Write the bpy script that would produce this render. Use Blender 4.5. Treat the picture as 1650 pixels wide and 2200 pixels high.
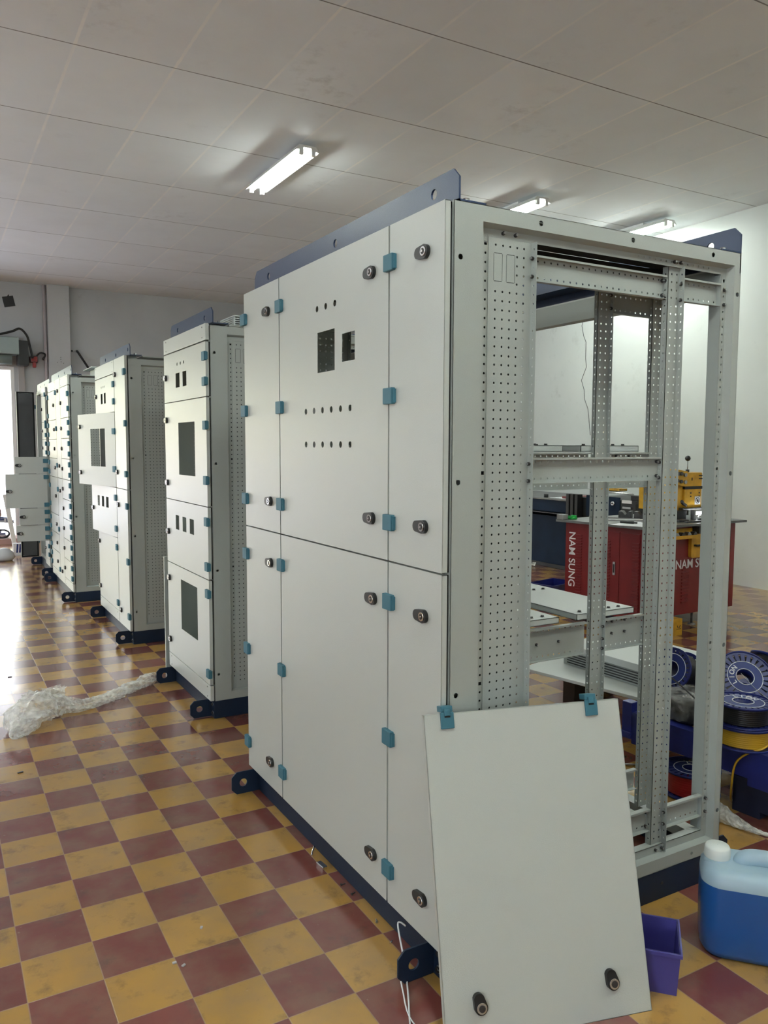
import bpy, bmesh, math, random
from mathutils import Vector, Matrix, noise
from mathutils.geometry import delaunay_2d_cdt

for o in list(bpy.data.objects):
    bpy.data.objects.remove(o, do_unlink=True)
S = bpy.context.scene
COL = S.collection
PI = math.pi
R = math.radians

# ------------------------------------------------------------------ camera, world, light, exposure
CAMP = Vector((-1.1947, -1.77119, 1.51979))
yaw, pitch, roll = 0.51907, 0.08246, 0.00305
fw = Vector((math.sin(yaw)*math.cos(pitch), math.cos(yaw)*math.cos(pitch), -math.sin(pitch)))
r0 = Vector((math.cos(yaw), -math.sin(yaw), 0)); u0 = r0.cross(fw)
rr = r0*math.cos(roll)+u0*math.sin(roll); uu = -r0*math.sin(roll)+u0*math.cos(roll)
cd = bpy.data.cameras.new('camera'); cam = bpy.data.objects.new('camera', cd); COL.objects.link(cam)
cd.sensor_fit = 'HORIZONTAL'; cd.sensor_width = 36; cd.lens = 1713.33/1650*36
cd.clip_start = 0.05; cd.clip_end = 200
M = Matrix.Identity(4)
for i in range(3):
    M[i][0] = rr[i]; M[i][1] = uu[i]; M[i][2] = -fw[i]; M[i][3] = CAMP[i]
cam.matrix_world = M
S.camera = cam

W = bpy.data.worlds.new('sky'); S.world = W; W.use_nodes = True
wn = W.node_tree.nodes; wl = W.node_tree.links
bg = wn['Background']
bg.inputs[0].default_value = (0.86, 0.92, 1.0, 1); bg.inputs[1].default_value = 2.9      # bright overcast sky
sd = bpy.data.lights.new('sun', 'SUN'); sd.energy = 2.4; sd.angle = R(3); sd.color = (1, .95, .85)
so = bpy.data.objects.new('sun', sd); COL.objects.link(so)
so.rotation_euler = (R(38), 0, R(-8))          # shines towards +y from behind the building
S.view_settings.view_transform = 'Standard'; S.view_settings.look = 'None'
S.view_settings.exposure = 1.56; S.view_settings.gamma = 1; S.view_settings.use_curve_mapping = False
S.cycles.max_bounces = 8; S.cycles.diffuse_bounces = 4; S.cycles.glossy_bounces = 4
S.cycles.transparent_max_bounces = 12; S.cycles.use_denoising = True
S.cycles.sample_clamp_indirect = 6; S.cycles.caustics_reflective = False; S.cycles.caustics_refractive = False
TUBE = 40.0            # emission of the fluorescent tubes
FILL_LAMPS = True

# ------------------------------------------------------------------ materials
def newmat(name):
    m = bpy.data.materials.new(name); m.use_nodes = True
    return m, m.node_tree.nodes, m.node_tree.links, m.node_tree.nodes['Principled BSDF']

def paint(name, col, rough=.5, bump=0, bscale=400, metal=0, vary=0, vscale=3, spec=.5, sub=0, trans=0):
    m, n, l, b = newmat(name)
    b.inputs['Base Color'].default_value = (*col, 1); b.inputs['Roughness'].default_value = rough
    b.inputs['Metallic'].default_value = metal; b.inputs['Specular IOR Level'].default_value = spec
    if sub:
        b.inputs['Subsurface Weight'].default_value = sub; b.inputs['Subsurface Radius'].default_value = (.03, .03, .04)
    if trans: b.inputs['Transmission Weight'].default_value = trans
    tc = n.new('ShaderNodeTexCoord')
    if vary:
        t = n.new('ShaderNodeTexNoise'); t.inputs['Scale'].default_value = vscale; t.inputs['Detail'].default_value = 5
        l.new(tc.outputs['Object'], t.inputs['Vector'])
        mp = n.new('ShaderNodeMapRange'); mp.inputs[1].default_value = .3; mp.inputs[2].default_value = .7
        mp.inputs[3].default_value = 1-vary; mp.inputs[4].default_value = 1+vary
        l.new(t.outputs['Fac'], mp.inputs[0])
        mx = n.new('ShaderNodeMix'); mx.data_type = 'RGBA'; mx.blend_type = 'MULTIPLY'; mx.inputs[0].default_value = 1
        mx.inputs[6].default_value = (*col, 1); l.new(mp.outputs[0], mx.inputs[7])
        l.new(mx.outputs[2], b.inputs['Base Color'])
    if bump:
        t = n.new('ShaderNodeTexNoise'); t.inputs['Scale'].default_value = bscale; t.inputs['Detail'].default_value = 2
        l.new(tc.outputs['Object'], t.inputs['Vector'])
        bp = n.new('ShaderNodeBump'); bp.inputs['Strength'].default_value = bump; bp.inputs['Distance'].default_value = .001
        l.new(t.outputs['Fac'], bp.inputs['Height']); l.new(bp.outputs[0], b.inputs['Normal'])
    return m

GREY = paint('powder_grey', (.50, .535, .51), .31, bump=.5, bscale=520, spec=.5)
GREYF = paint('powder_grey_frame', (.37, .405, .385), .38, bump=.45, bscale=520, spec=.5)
NAVY = paint('navy_enamel', (.007, .018, .042), .5, spec=.3, bump=.3, bscale=300)
NAVYP = paint('navy_plate', (.024, .046, .105), .30, bump=.3, bscale=300)
BLACK = paint('black_plastic', (.012, .013, .014), .4)
GASK = paint('gasket_rubber', (.008, .009, .010), .8)
CHROME = paint('chrome', (.75, .75, .76), .18, metal=1)
STEEL = paint('steel', (.42, .43, .43), .38, metal=1, vary=.15, vscale=20)
DSTEEL = paint('dark_steel', (.10, .10, .105), .42, metal=.8, vary=.3, vscale=25)
BOLT = paint('blackened_bolt', (.06, .06, .06), .4, metal=.7)
SHADEDK = paint('interior_shade', (.03, .032, .034), .8)  # dark colour that stands for shade inside the cabinets
WORKT = paint('worn_worktop', (.17, .175, .175), .4, metal=.6, vary=.3, vscale=9)
TEAL = paint('teal_plastic', (.040, .150, .205), .55, bump=.15)
WHITE = paint('white_enamel', (.62, .67, .65), .42, bump=.2, bscale=300)
LAMPW = paint('lamp_white', (.75, .77, .74), .4)
RED = paint('red_enamel', (.16, .009, .011), .33, vary=.12, vscale=6)
YEL = paint('yellow_enamel', (.60, .33, .025), .42, vary=.2, vscale=14)
BLUEM = paint('machine_blue', (.006, .018, .042), .55, spec=.25, vary=.15, vscale=5)
PALLET = paint('pallet_blue', (.012, .020, .15), .42, vary=.2, vscale=12)
SPOOLB = paint('spool_blue', (.010, .018, .13), .4, spec=.35)
SPOOLL = paint('spool_label_blue', (.014, .028, .15), .5, spec=.3)
LETTER = paint('white_letter', (.75, .76, .78), .5)
WBLACK = paint('black_wire', (.010, .010, .011), .35, bump=.8, bscale=60)
WRED = paint('red_wire', (.30, .010, .012), .35)
WYEL = paint('yellow_wire', (.55, .33, .02), .4)
PURP = paint('bin_violet', (.055, .050, .25), .40, bump=.2)
PAPER = paint('paper', (.80, .82, .84), .7)
GREEN = paint('green_plastic', (.01, .42, .07), .4)
JUGW = paint('jug_plastic', (.38, .52, .62), .35, sub=.4)
JUGB = paint('jug_liquid', (.015, .095, .33), .28, sub=.15, vary=.12, vscale=4)
CAPW = paint('cap_white', (.74, .80, .78), .45)
BROWNR = paint('dark_bolt_red', (.25, .02, .02), .5)
MAROON = paint('maroon_cloth', (.13, .018, .020), .85)
SKIN = paint('skin', (.42, .24, .16), .6)
SHOE = paint('blue_shoe', (.05, .08, .22), .6)
CONC = paint('concrete_outside', (.60, .61, .66), .8, vary=.15)
CREAM = paint('cream_wall', (.72, .68, .36), .8, vary=.06)
CLOUDW = paint('white_wall', (.86, .86, .84), .8)
LEAF = paint('foliage', (.12, .22, .05), .7, vary=.4, vscale=8)
DOORW = paint('cream_joinery', (.72, .66, .62), .5)
GREYW = paint('greyish_wall', (.42, .40, .39), .8)
BAGM = paint('white_bag', (.62, .64, .66), .55, bump=.6, bscale=40)
SHUT = paint('shutter_metal', (.30, .36, .35), .45, metal=.3)
PIPE = paint('conduit', (.55, .50, .50), .35)

def film_mat(nm='plastic_film', lo=.22, hi=.85):
    m, n, l, b = newmat(nm)
    b.inputs['Base Color'].default_value = (.85, .87, .83, 1); b.inputs['Roughness'].default_value = .12
    b.inputs['Specular IOR Level'].default_value = 1.0
    tr = n.new('ShaderNodeBsdfTransparent'); mx = n.new('ShaderNodeMixShader')
    tc = n.new('ShaderNodeTexCoord'); t = n.new('ShaderNodeTexNoise'); t.inputs['Scale'].default_value = 22; t.inputs['Detail'].default_value = 6
    l.new(tc.outputs['Object'], t.inputs['Vector'])
    mp = n.new('ShaderNodeMapRange'); mp.inputs[1].default_value = .35; mp.inputs[2].default_value = .7
    mp.inputs[3].default_value = lo; mp.inputs[4].default_value = hi
    l.new(t.outputs['Fac'], mp.inputs[0]); l.new(mp.outputs[0], mx.inputs[0])
    l.new(tr.outputs[0], mx.inputs[1]); l.new(b.outputs[0], mx.inputs[2])
    bp = n.new('ShaderNodeBump'); bp.inputs['Strength'].default_value = .8; bp.inputs['Distance'].default_value = .01
    l.new(t.outputs['Fac'], bp.inputs['Height']); l.new(bp.outputs[0], b.inputs['Normal'])
    l.new(mx.outputs[0], n['Material Output'].inputs[0])
    return m
FILM = film_mat(); FILM2 = film_mat('thin_film', .03, .45)

def emis(name, col, s):
    m, n, l, b = newmat(name)
    b.inputs['Base Color'].default_value = (*col, 1)
    b.inputs['Emission Color'].default_value = (*col, 1); b.inputs['Emission Strength'].default_value = s
    return m
TUBEM = emis('tube_glow', (.93, 1.0, .93), TUBE)
WORKL = emis('work_lamp_glow', (.95, 1.0, 1.0), 6)

def math_node(n, l, op, a, b=None, c=None):
    m = n.new('ShaderNodeMath'); m.operation = op
    for i, v in enumerate((a, b, c)):
        if v is None: continue
        if isinstance(v, (int, float)): m.inputs[i].default_value = v
        else: l.new(v, m.inputs[i])
    return m.outputs[0]

def mix(n, l, fac, a, b, bt='MIX'):
    m = n.new('ShaderNodeMix'); m.data_type = 'RGBA'; m.blend_type = bt
    for i, v in ((0, fac), (6, a), (7, b)):
        if isinstance(v, (int, float)): m.inputs[i].default_value = v
        elif isinstance(v, tuple): m.inputs[i].default_value = (*v, 1)
        else: l.new(v, m.inputs[i])
    return m.outputs[2]

def tex(n, l, vec, scale, detail=4, rough=.55):
    t = n.new('ShaderNodeTexNoise'); t.inputs['Scale'].default_value = scale; t.inputs['Detail'].default_value = detail
    t.inputs['Roughness'].default_value = rough; l.new(vec, t.inputs['Vector']); return t.outputs['Fac']

def rng(n, l, v, a, b, c, d):
    m = n.new('ShaderNodeMapRange'); l.new(v, m.inputs[0])
    for i, x in enumerate((a, b, c, d)): m.inputs[i+1].default_value = x
    return m.outputs[0]

def floor_mat():
    m, n, l, b = newmat('cement_tiles')
    tc = n.new('ShaderNodeTexCoord'); sp = n.new('ShaderNodeSeparateXYZ'); l.new(tc.outputs['Object'], sp.inputs[0])
    X = math_node(n, l, 'DIVIDE', sp.outputs[0], .2); Y = math_node(n, l, 'DIVIDE', sp.outputs[1], .2)
    fx = math_node(n, l, 'FLOOR', X); fy = math_node(n, l, 'FLOOR', Y)
    par = math_node(n, l, 'MODULO', math_node(n, l, 'ABSOLUTE', math_node(n, l, 'ADD', fx, fy)), 2)
    cb = n.new('ShaderNodeCombineXYZ'); l.new(fx, cb.inputs[0]); l.new(fy, cb.inputs[1])
    wnz = n.new('ShaderNodeTexWhiteNoise'); wnz.noise_dimensions = '2D'; l.new(cb.outputs[0], wnz.inputs['Vector'])
    v = rng(n, l, wnz.outputs['Value'], 0, 1, .86, 1.12)
    yel = mix(n, l, wnz.outputs['Value'], (.42, .235, .050), (.50, .285, .075))
    red = mix(n, l, wnz.outputs['Value'], (.155, .040, .034), (.20, .058, .048))
    col = mix(n, l, par, yel, red)
    # cloudy wear and dirt
    n1 = tex(n, l, tc.outputs['Object'], 6.5, 6)
    col = mix(n, l, rng(n, l, n1, .40, .85, 0, .60), col, (.235, .165, .105))
    n2 = tex(n, l, tc.outputs['Object'], 11, 5, .65)
    col = mix(n, l, rng(n, l, n2, .55, .80, 0, .75), col, (.075, .055, .045))
    n3 = tex(n, l, tc.outputs['Object'], 40, 3)
    col = mix(n, l, rng(n, l, n3, .70, .8, 0, .25), col, (.55, .45, .35))
    # joints
    ex = math_node(n, l, 'ABSOLUTE', math_node(n, l, 'SUBTRACT', math_node(n, l, 'FRACT', X), .5))
    ey = math_node(n, l, 'ABSOLUTE', math_node(n, l, 'SUBTRACT', math_node(n, l, 'FRACT', Y), .5))
    e = math_node(n, l, 'MAXIMUM', ex, ey)
    j = rng(n, l, e, .489, .494, 0, 1)
    col = mix(n, l, math_node(n, l, 'MULTIPLY', j, .6), col, (.36, .24, .15))
    l.new(col, b.inputs['Base Color'])
    l.new(rng(n, l, n1, .3, .7, .15, .235), b.inputs['Roughness'])
    b.inputs['Specular IOR Level'].default_value = .5; b.inputs['Coat Weight'].default_value = .45; b.inputs['Coat Roughness'].default_value = .2
    bp = n.new('ShaderNodeBump'); bp.inputs['Strength'].default_value = .25; bp.inputs['Distance'].default_value = .002
    h = math_node(n, l, 'ADD', math_node(n, l, 'MULTIPLY', j, -1), math_node(n, l, 'MULTIPLY', tex(n, l, tc.outputs['Object'], 7, 2), .8))
    h = math_node(n, l, 'ADD', h, math_node(n, l, 'MULTIPLY', wnz.outputs['Value'], .3))
    l.new(h, bp.inputs['Height']); l.new(bp.outputs[0], b.inputs['Normal'])
    return m

def ceiling_mat():
    m, n, l, b = newmat('ceiling_boards')
    tc = n.new('ShaderNodeTexCoord'); sp = n.new('ShaderNodeSeparateXYZ'); l.new(tc.outputs['Object'], sp.inputs[0])
    X = math_node(n, l, 'DIVIDE', sp.outputs[0], .63914); Y = math_node(n, l, 'DIVIDE', sp.outputs[1], 1.24378)
    fx = math_node(n, l, 'FLOOR', X); fy = math_node(n, l, 'FLOOR', Y)
    cb = n.new('ShaderNodeCombineXYZ'); l.new(fx, cb.inputs[0]); l.new(fy, cb.inputs[1])
    wnz = n.new('ShaderNodeTexWhiteNoise'); wnz.noise_dimensions = '2D'; l.new(cb.outputs[0], wnz.inputs['Vector'])
    col = mix(n, l, wnz.outputs['Value'], (.78, .82, .85), (.84, .88, .91))
    n1 = tex(n, l, tc.outputs['Object'], 1.3, 5)
    col = mix(n, l, rng(n, l, n1, .45, .75, 0, .5), col, (.72, .745, .76))
    n2 = tex(n, l, tc.outputs['Object'], 7, 6, .7); n4 = tex(n, l, tc.outputs['Object'], .9, 2)
    st = math_node(n, l, 'MULTIPLY', rng(n, l, n2, .50, .80, 0, 1), rng(n, l, n4, .56, .74, 0, .45))
    col = mix(n, l, st, col, (.20, .17, .15))
    ex = math_node(n, l, 'ABSOLUTE', math_node(n, l, 'SUBTRACT', math_node(n, l, 'FRACT', X), .5))
    ey = math_node(n, l, 'ABSOLUTE', math_node(n, l, 'SUBTRACT', math_node(n, l, 'FRACT', Y), .5))
    wob = math_node(n, l, 'MULTIPLY', math_node(n, l, 'SUBTRACT', tex(n, l, tc.outputs['Object'], 14, 3), .5), .02)
    jx = rng(n, l, math_node(n, l, 'ADD', ex, wob), .480, .488, 0, 1)
    jy = rng(n, l, ey, .4955, .4965, 0, 1)
    n5 = tex(n, l, tc.outputs['Object'], 2.5, 3)
    col = mix(n, l, math_node(n, l, 'MULTIPLY', jx, rng(n, l, n5, .35, .6, .25, .85)), col, (.92, .92, .90))
    col = mix(n, l, math_node(n, l, 'MULTIPLY', jy, rng(n, l, n5, .3, .7, .95, .55)), col, (.06, .055, .05))
    l.new(col, b.inputs['Base Color']); b.inputs['Roughness'].default_value = .75
    bp = n.new('ShaderNodeBump'); bp.inputs['Strength'].default_value = .3; bp.inputs['Distance'].default_value = .01
    h = math_node(n, l, 'ADD', math_node(n, l, 'MULTIPLY', jy, -1), math_node(n, l, 'MULTIPLY', wnz.outputs['Value'], .3))
    l.new(h, bp.inputs['Height']); l.new(bp.outputs[0], b.inputs['Normal'])
    return m

def wall_mat(name, c1, c2, dirt=True):
    m, n, l, b = newmat(name)
    tc = n.new('ShaderNodeTexCoord')
    n1 = tex(n, l, tc.outputs['Object'], .8, 5)
    col = mix(n, l, rng(n, l, n1, .35, .65, 0, 1), c1, c2)
    n2 = tex(n, l, tc.outputs['Object'], 5, 6, .7); n3 = tex(n, l, tc.outputs['Object'], .7, 2)
    st = math_node(n, l, 'MULTIPLY', rng(n, l, n2, .56, .72, 0, 1), rng(n, l, n3, .5, .7, 0, .5))
    col = mix(n, l, st, col, tuple(x*.55 for x in c1))
    l.new(col, b.inputs['Base Color']); b.inputs['Roughness'].default_value = .7
    bp = n.new('ShaderNodeBump'); bp.inputs['Strength'].default_value = .15; bp.inputs['Distance'].default_value = .01
    l.new(n2, bp.inputs['Height']); l.new(bp.outputs[0], b.inputs['Normal'])
    return m
FLOORM = floor_mat(); CEILM = ceiling_mat()
WALLR = wall_mat('wall_paint_pale', (.62, .655, .63), (.57, .605, .58))
WALLF = wall_mat('wall_paint_grey', (.52, .535, .54), (.45, .465, .475))

# ------------------------------------------------------------------ geometry helpers
class MB:
    def __init__(s): s.bm = bmesh.new(); s.mats = []
    def mi(s, m):
        if m not in s.mats: s.mats.append(m)
        return s.mats.index(m)
    def faces(s, fs, m):
        i = s.mi(m)
        for f in fs: f.material_index = i
    def quad(s, pts, m):
        f = s.bm.faces.new([s.bm.verts.new(p) for p in pts]); s.faces([f], m)
    def box(s, x0, x1, y0, y1, z0, z1, m, bev=0, mat=None):
        T = mat or Matrix.Identity(4)
        P = [(x, y, z) for x in (x0, x1) for y in (y0, y1) for z in (z0, z1)]
        v = [s.bm.verts.new(T @ Vector(p)) for p in P]
        fs = [s.bm.faces.new([v[i] for i in q]) for q in ((0, 1, 3, 2), (4, 6, 7, 5), (0, 4, 5, 1), (2, 3, 7, 6), (0, 2, 6, 4), (1, 5, 7, 3))]
        if bev:
            es = list({e for f in fs for e in f.edges})
            res = bmesh.ops.bevel(s.bm, geom=es, offset=bev, segments=2, affect='EDGES', profile=.6)
            fs = [f for f in fs if f.is_valid]+[f for f in res['faces']]
        s.faces(fs, m)
    def prism(s, poly, T, t, m):      # poly in (u,v), extruded 0..t along w ; T = 4x4
        a = [s.bm.verts.new(T @ Vector((u, v, 0))) for u, v in poly]
        b = [s.bm.verts.new(T @ Vector((u, v, t))) for u, v in poly]
        n = len(poly); fs = [s.bm.faces.new(a), s.bm.faces.new(list(reversed(b)))]
        for i in range(n): fs.append(s.bm.faces.new([a[i], b[i], b[(i+1) % n], a[(i+1) % n]]))
        s.faces(fs, m)
    def plate(s, outer, holes, T, t, m, hm=None):
        vs = [Vector(p) for p in outer]; no = len(vs); own = [-1]*no
        fl = [list(range(no))]
        for k, h in enumerate(holes):
            st = len(vs); vs += [Vector(p) for p in h]; own += [k]*len(h); fl.append(list(range(st, st+len(h))))
        edges = []
        for f in fl: edges += [(f[i], f[(i+1) % len(f)]) for i in range(len(f))]
        V, Ed, F, ov, oe, of = delaunay_2d_cdt(vs, edges, [fl[0]], 1, 1e-6)
        ow = []
        for o in ov: ow.append(own[o[0]] if o else -2)
        tris = []
        for f in F:
            k = {ow[i] for i in f}
            if len(k) == 1 and -1 not in k and -2 not in k: continue
            tris.append(f)
        A = [s.bm.verts.new(T @ Vector((p.x, p.y, 0))) for p in V]; B = [s.bm.verts.new(T @ Vector((p.x, p.y, t))) for p in V]
        fs = []; cnt = {}
        for f in tris:
            fs.append(s.bm.faces.new([A[i] for i in f])); fs.append(s.bm.faces.new([B[i] for i in reversed(f)]))
            for i in range(3):
                e = (f[i], f[(i+1) % 3]); cnt[e] = 1
        ws = []
        for (a, b) in cnt:
            if (b, a) not in cnt: ws.append(s.bm.faces.new([A[b], A[a], B[a], B[b]]))
        s.faces(fs, m); s.faces(ws, hm or m)
    def cyl(s, p0, p1, r, m, seg=12, r1=None, cap=True):
        p0 = Vector(p0); p1 = Vector(p1); d = (p1-p0).normalized(); a = d.orthogonal().normalized(); b = d.cross(a)
        r1 = r if r1 is None else r1
        A = []; B = []
        for i in range(seg):
            t = 2*PI*i/seg; v = a*math.cos(t)+b*math.sin(t)
            A.append(s.bm.verts.new(p0+v*r)); B.append(s.bm.verts.new(p1+v*r1))
        fs = [s.bm.faces.new([A[i], A[(i+1) % seg], B[(i+1) % seg], B[i]]) for i in range(seg)]
        for f in fs: f.smooth = True
        if cap: fs += [s.bm.faces.new(list(reversed(A))), s.bm.faces.new(B)]
        s.faces(fs, m)
    def tube(s, pts, r, m, seg=8):
        pts = [Vector(p) for p in pts]; n = len(pts); rings = []
        d = (pts[1]-pts[0]).normalized(); a = d.orthogonal().normalized()
        for i, p in enumerate(pts):
            d = (pts[min(i+1, n-1)]-pts[max(i-1, 0)]).normalized(); a = (a-d*a.dot(d)).normalized(); b = d.cross(a)
            rad = r[i] if isinstance(r, (list, tuple)) else r
            rings.append([s.bm.verts.new(p+(a*math.cos(2*PI*k/seg)+b*math.sin(2*PI*k/seg))*rad) for k in range(seg)])
        fs = []
        for A, B in zip(rings, rings[1:]):
            fs += [s.bm.faces.new([A[k], A[(k+1) % seg], B[(k+1) % seg], B[k]]) for k in range(seg)]
        for f in fs: f.smooth = True
        fs += [s.bm.faces.new(list(reversed(rings[0]))), s.bm.faces.new(rings[-1])]
        s.faces(fs, m)
    def lathe(s, prof, m, T=None, seg=32, closed=False):
        T = T or Matrix.Identity(4); rings = []
        for r, z in prof: rings.append([s.bm.verts.new(T @ Vector((r*math.cos(2*PI*k/seg), r*math.sin(2*PI*k/seg), z))) for k in range(seg)])
        fs = []; pr = list(zip(rings, rings[1:]))
        if closed: pr.append((rings[-1], rings[0]))
        for A, B in pr:
            fs += [s.bm.faces.new([A[k], A[(k+1) % seg], B[(k+1) % seg], B[k]]) for k in range(seg)]
        for f in fs: f.smooth = True
        s.faces(fs, m)
    def build(s, name, parent=None, loc=(0, 0, 0), rot=(0, 0, 0), data=None):
        bmesh.ops.recalc_face_normals(s.bm, faces=s.bm.faces)
        me = bpy.data.meshes.new(name); s.bm.to_mesh(me); s.bm.free()
        for m in s.mats: me.materials.append(m)
        o = bpy.data.objects.new(name, me); COL.objects.link(o)
        o.parent = parent; o.location = loc; o.rotation_euler = rot
        return o

def inst(src, name, parent=None, loc=(0, 0, 0), rot=(0, 0, 0)):
    o = src.copy(); o.name = name; COL.objects.link(o); o.parent = parent; o.location = loc; o.rotation_euler = rot
    return o

def tag(o, label, cat, group=None, kind=None):
    o['label'] = label; o['category'] = cat
    if group: o['group'] = group
    if kind: o['kind'] = kind
    return o
def thing(name, label, cat, loc=(0, 0, 0), rot=(0, 0, 0), group=None):
    o = bpy.data.objects.new(name, None); COL.objects.link(o); o.location = loc; o.rotation_euler = rot; o.empty_display_size = .1
    return tag(o, label, cat, group)
def struct(o): o['kind'] = 'structure'; return o

def basis(o, u, v, w=None):
    u = Vector(u).normalized(); v = Vector(v).normalized(); w = Vector(w) if w else u.cross(v)
    m = Matrix.Identity(4)
    for i in range(3): m[i][0] = u[i]; m[i][1] = v[i]; m[i][2] = w[i]; m[i][3] = o[i]
    return m
def rect(u0, u1, v0, v1): return [(u0, v0), (u1, v0), (u1, v1), (u0, v1)]
def circ(u, v, r, n=8, sv=1): return [(u+r*math.cos(2*PI*i/n+.2), v+sv*r*math.sin(2*PI*i/n+.2)) for i in range(n)]
def rrect(u0, u1, v0, v1, r, n=4):
    P = []
    for cx, cy, a in ((u1-r, v1-r, 0), (u0+r, v1-r, 90), (u0+r, v0+r, 180), (u1-r, v0+r, 270)):
        for i in range(n+1): t = R(a+90*i/n); P.append((cx+r*math.cos(t), cy+r*math.sin(t)))
    return P
def smooth_path(pts, n=8):
    pts = [Vector(p) for p in pts]; out = []
    for i in range(len(pts)-1):
        p0 = pts[max(i-1, 0)]; p1 = pts[i]; p2 = pts[i+1]; p3 = pts[min(i+2, len(pts)-1)]
        for k in range(n):
            t = k/n
            out.append(.5*((2*p1)+(p2-p0)*t+(2*p0-5*p1+4*p2-p3)*t*t+(3*p1-p0-3*p2+p3)*t**3))
    out.append(pts[-1]); return out

def text_obj(txt, size, m, name, parent, T, depth=.0006, bold=.0, sx=1.0):
    c = bpy.data.curves.new('lettering', 'FONT'); c.body = txt; c.size = size; c.extrude = depth; c.offset = bold
    c.align_x = 'CENTER'; c.align_y = 'CENTER'
    t = bpy.data.objects.new('tmp', c); COL.objects.link(t)
    bpy.context.view_layer.update()
    me = bpy.data.meshes.new_from_object(t.evaluated_get(bpy.context.evaluated_depsgraph_get()))
    bpy.data.objects.remove(t, do_unlink=True); bpy.data.curves.remove(c)
    me.transform(T @ Matrix.Diagonal((sx, 1, 1, 1))); me.materials.clear(); me.materials.append(m)
    o = bpy.data.objects.new(name, me); COL.objects.link(o); o.parent = parent
    return o

# ------------------------------------------------------------------ setting
HC = 4.06; XR = 6.53; YF = 12.2; XL = -7.0; YB = -6.5
OPX0, OPX1, OPZ = -4.6, .045, 2.75
# floor
a = -0.00507; fo = Vector((-.01111, 1.0938, 0))
Tf = Matrix.Translation(fo) @ Matrix.Rotation(a, 4, 'Z'); Ti = Tf.inverted()
mb = MB(); i = mb.mi(FLOORM)
vs = [mb.bm.verts.new(Ti @ Vector(p)) for p in ((XL, YB, 0), (XR+.1, YB, 0), (XR+.1, YF+.1, 0), (XL, YF+.1, 0))]
mb.bm.faces.new(vs)
fl = mb.build('floor', loc=fo, rot=(0, 0, a)); struct(fl)
# ceiling
ho = Vector((-.28253, 3.81041, HC)); Tc = (Matrix.Translation(ho) @ Matrix.Rotation(.00104, 4, 'Z')).inverted()
mb = MB(); mb.mi(CEILM)
lo = [mb.bm.verts.new(Tc @ Vector(p)) for p in ((XL, YB, HC), (XR+.1, YB, HC), (XR+.1, YF+.1, HC), (XL, YF+.1, HC))]
hi = [mb.bm.verts.new(v.co+Vector((0, 0, .1))) for v in lo]
mb.bm.faces.new(lo); mb.bm.faces.new(hi)
for i in range(4): mb.bm.faces.new([lo[i], lo[(i+1) % 4], hi[(i+1) % 4], hi[i]])
ce = mb.build('ceiling', loc=ho, rot=(0, 0, .00104)); struct(ce)

def wallbox(name, x0, x1, y0, y1, z0, z1, m):
    mb = MB(); mb.box(x0, x1, y0, y1, z0, z1, m); return struct(mb.build(name))
wallbox('wall_right', XR, XR+.2, YB, YF, 0, HC, WALLR)
mb = MB(); fill_wins = [rect(y, y+2.4, 1.0, 3.3) for y in (-5.6, 4.0)]  # unseen windows added to bring in fill daylight
mb.plate(rect(YB-.2, YF+.2, 0, HC), fill_wins, basis((XL-.2, 0, 0), (0, 1, 0), (0, 0, 1), (1, 0, 0)), .2, WALLF); struct(mb.build('wall_left'))
for k, y in enumerate((-5.6, 4.0)):  # frames of the added windows
    mb = MB(); mb.plate(rect(y, y+2.4, 1.0, 3.3), [rect(y+.05, y+1.17, 1.05, 3.25), rect(y+1.23, y+2.35, 1.05, 3.25)], basis((XL-.14, 0, 0), (0, 1, 0), (0, 0, 1), (1, 0, 0)), .05, LAMPW); struct(mb.build('fill_window_%d' % (k+1)))
mb = MB(); mb.plate(rect(XL, XR, 0, HC), [rect(-5.9, -3.9, 1.6, 2.8)], basis((0, YB-.2, 0), (1, 0, 0), (0, 0, 1), (0, 1, 0)), .2, WALLR); struct(mb.build('wall_back'))  # opening added out of view to let in fill daylight
mb = MB(); mb.box(-20, 20, -30, YB, -.06, -.015, CONC); struct(mb.build('trim_5'))
mb = MB(); mb.box(-30, XL-.2, -6.5, YF+.1, -.06, -.015, CONC); struct(mb.build('trim_6'))
mb = MB(); mb.plate([(XL, 0), (OPX0, 0), (OPX0, OPZ), (OPX1, OPZ), (OPX1, 0), (XR+.2, 0), (XR+.2, HC), (XL, HC)], [],
                    basis((0, YF, 0), (1, 0, 0), (0, 0, 1), (0, 1, 0)), .22, WALLF)
struct(mb.build('wall_far'))
mb = MB(); mb.box(.545, .875, YF-.16, YF-.001, 0, HC-.002, WALLF, bev=.01); struct(mb.build('trim_1'))     # pilaster
mb = MB(); mb.box(.10, .19, YF-.05, YF-.001, 0, 3.2, GREYW); struct(mb.build('trim_2'))
mb = MB()    # white frame around the wide street opening
mb.box(OPX1-.05, OPX1, YF+.02, YF+.1, 0, OPZ, CLOUDW); mb.box(OPX0, OPX1-.05, YF+.02, YF+.1, OPZ-.05, OPZ, CLOUDW); mb.box(OPX0, OPX0+.05, YF+.02, YF+.1, 0, OPZ-.05, CLOUDW)
struct(mb.build('door_1'))
# cracks on the right wall: a thin dark groove
mb = MB()
def wpt(px, py):       # pixel on the right wall -> point
    d = fw+rr*((px-825)/1713.33)+uu*((1100-py)/1713.33); t = (XR-.004-CAMP.x)/d.x; return CAMP+d*t
cr = [(1251, 660), (1253, 690), (1250, 700), (1254, 722), (1259, 735), (1258, 770), (1260, 788), (1249, 817), (1255, 838), (1256, 858), (1263, 878), (1266, 910), (1268, 935)]
P = [wpt(*q) for q in cr]
mb.tube(P, .0032, DSTEEL, 4)
struct(mb.build('trim_3'))

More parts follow.
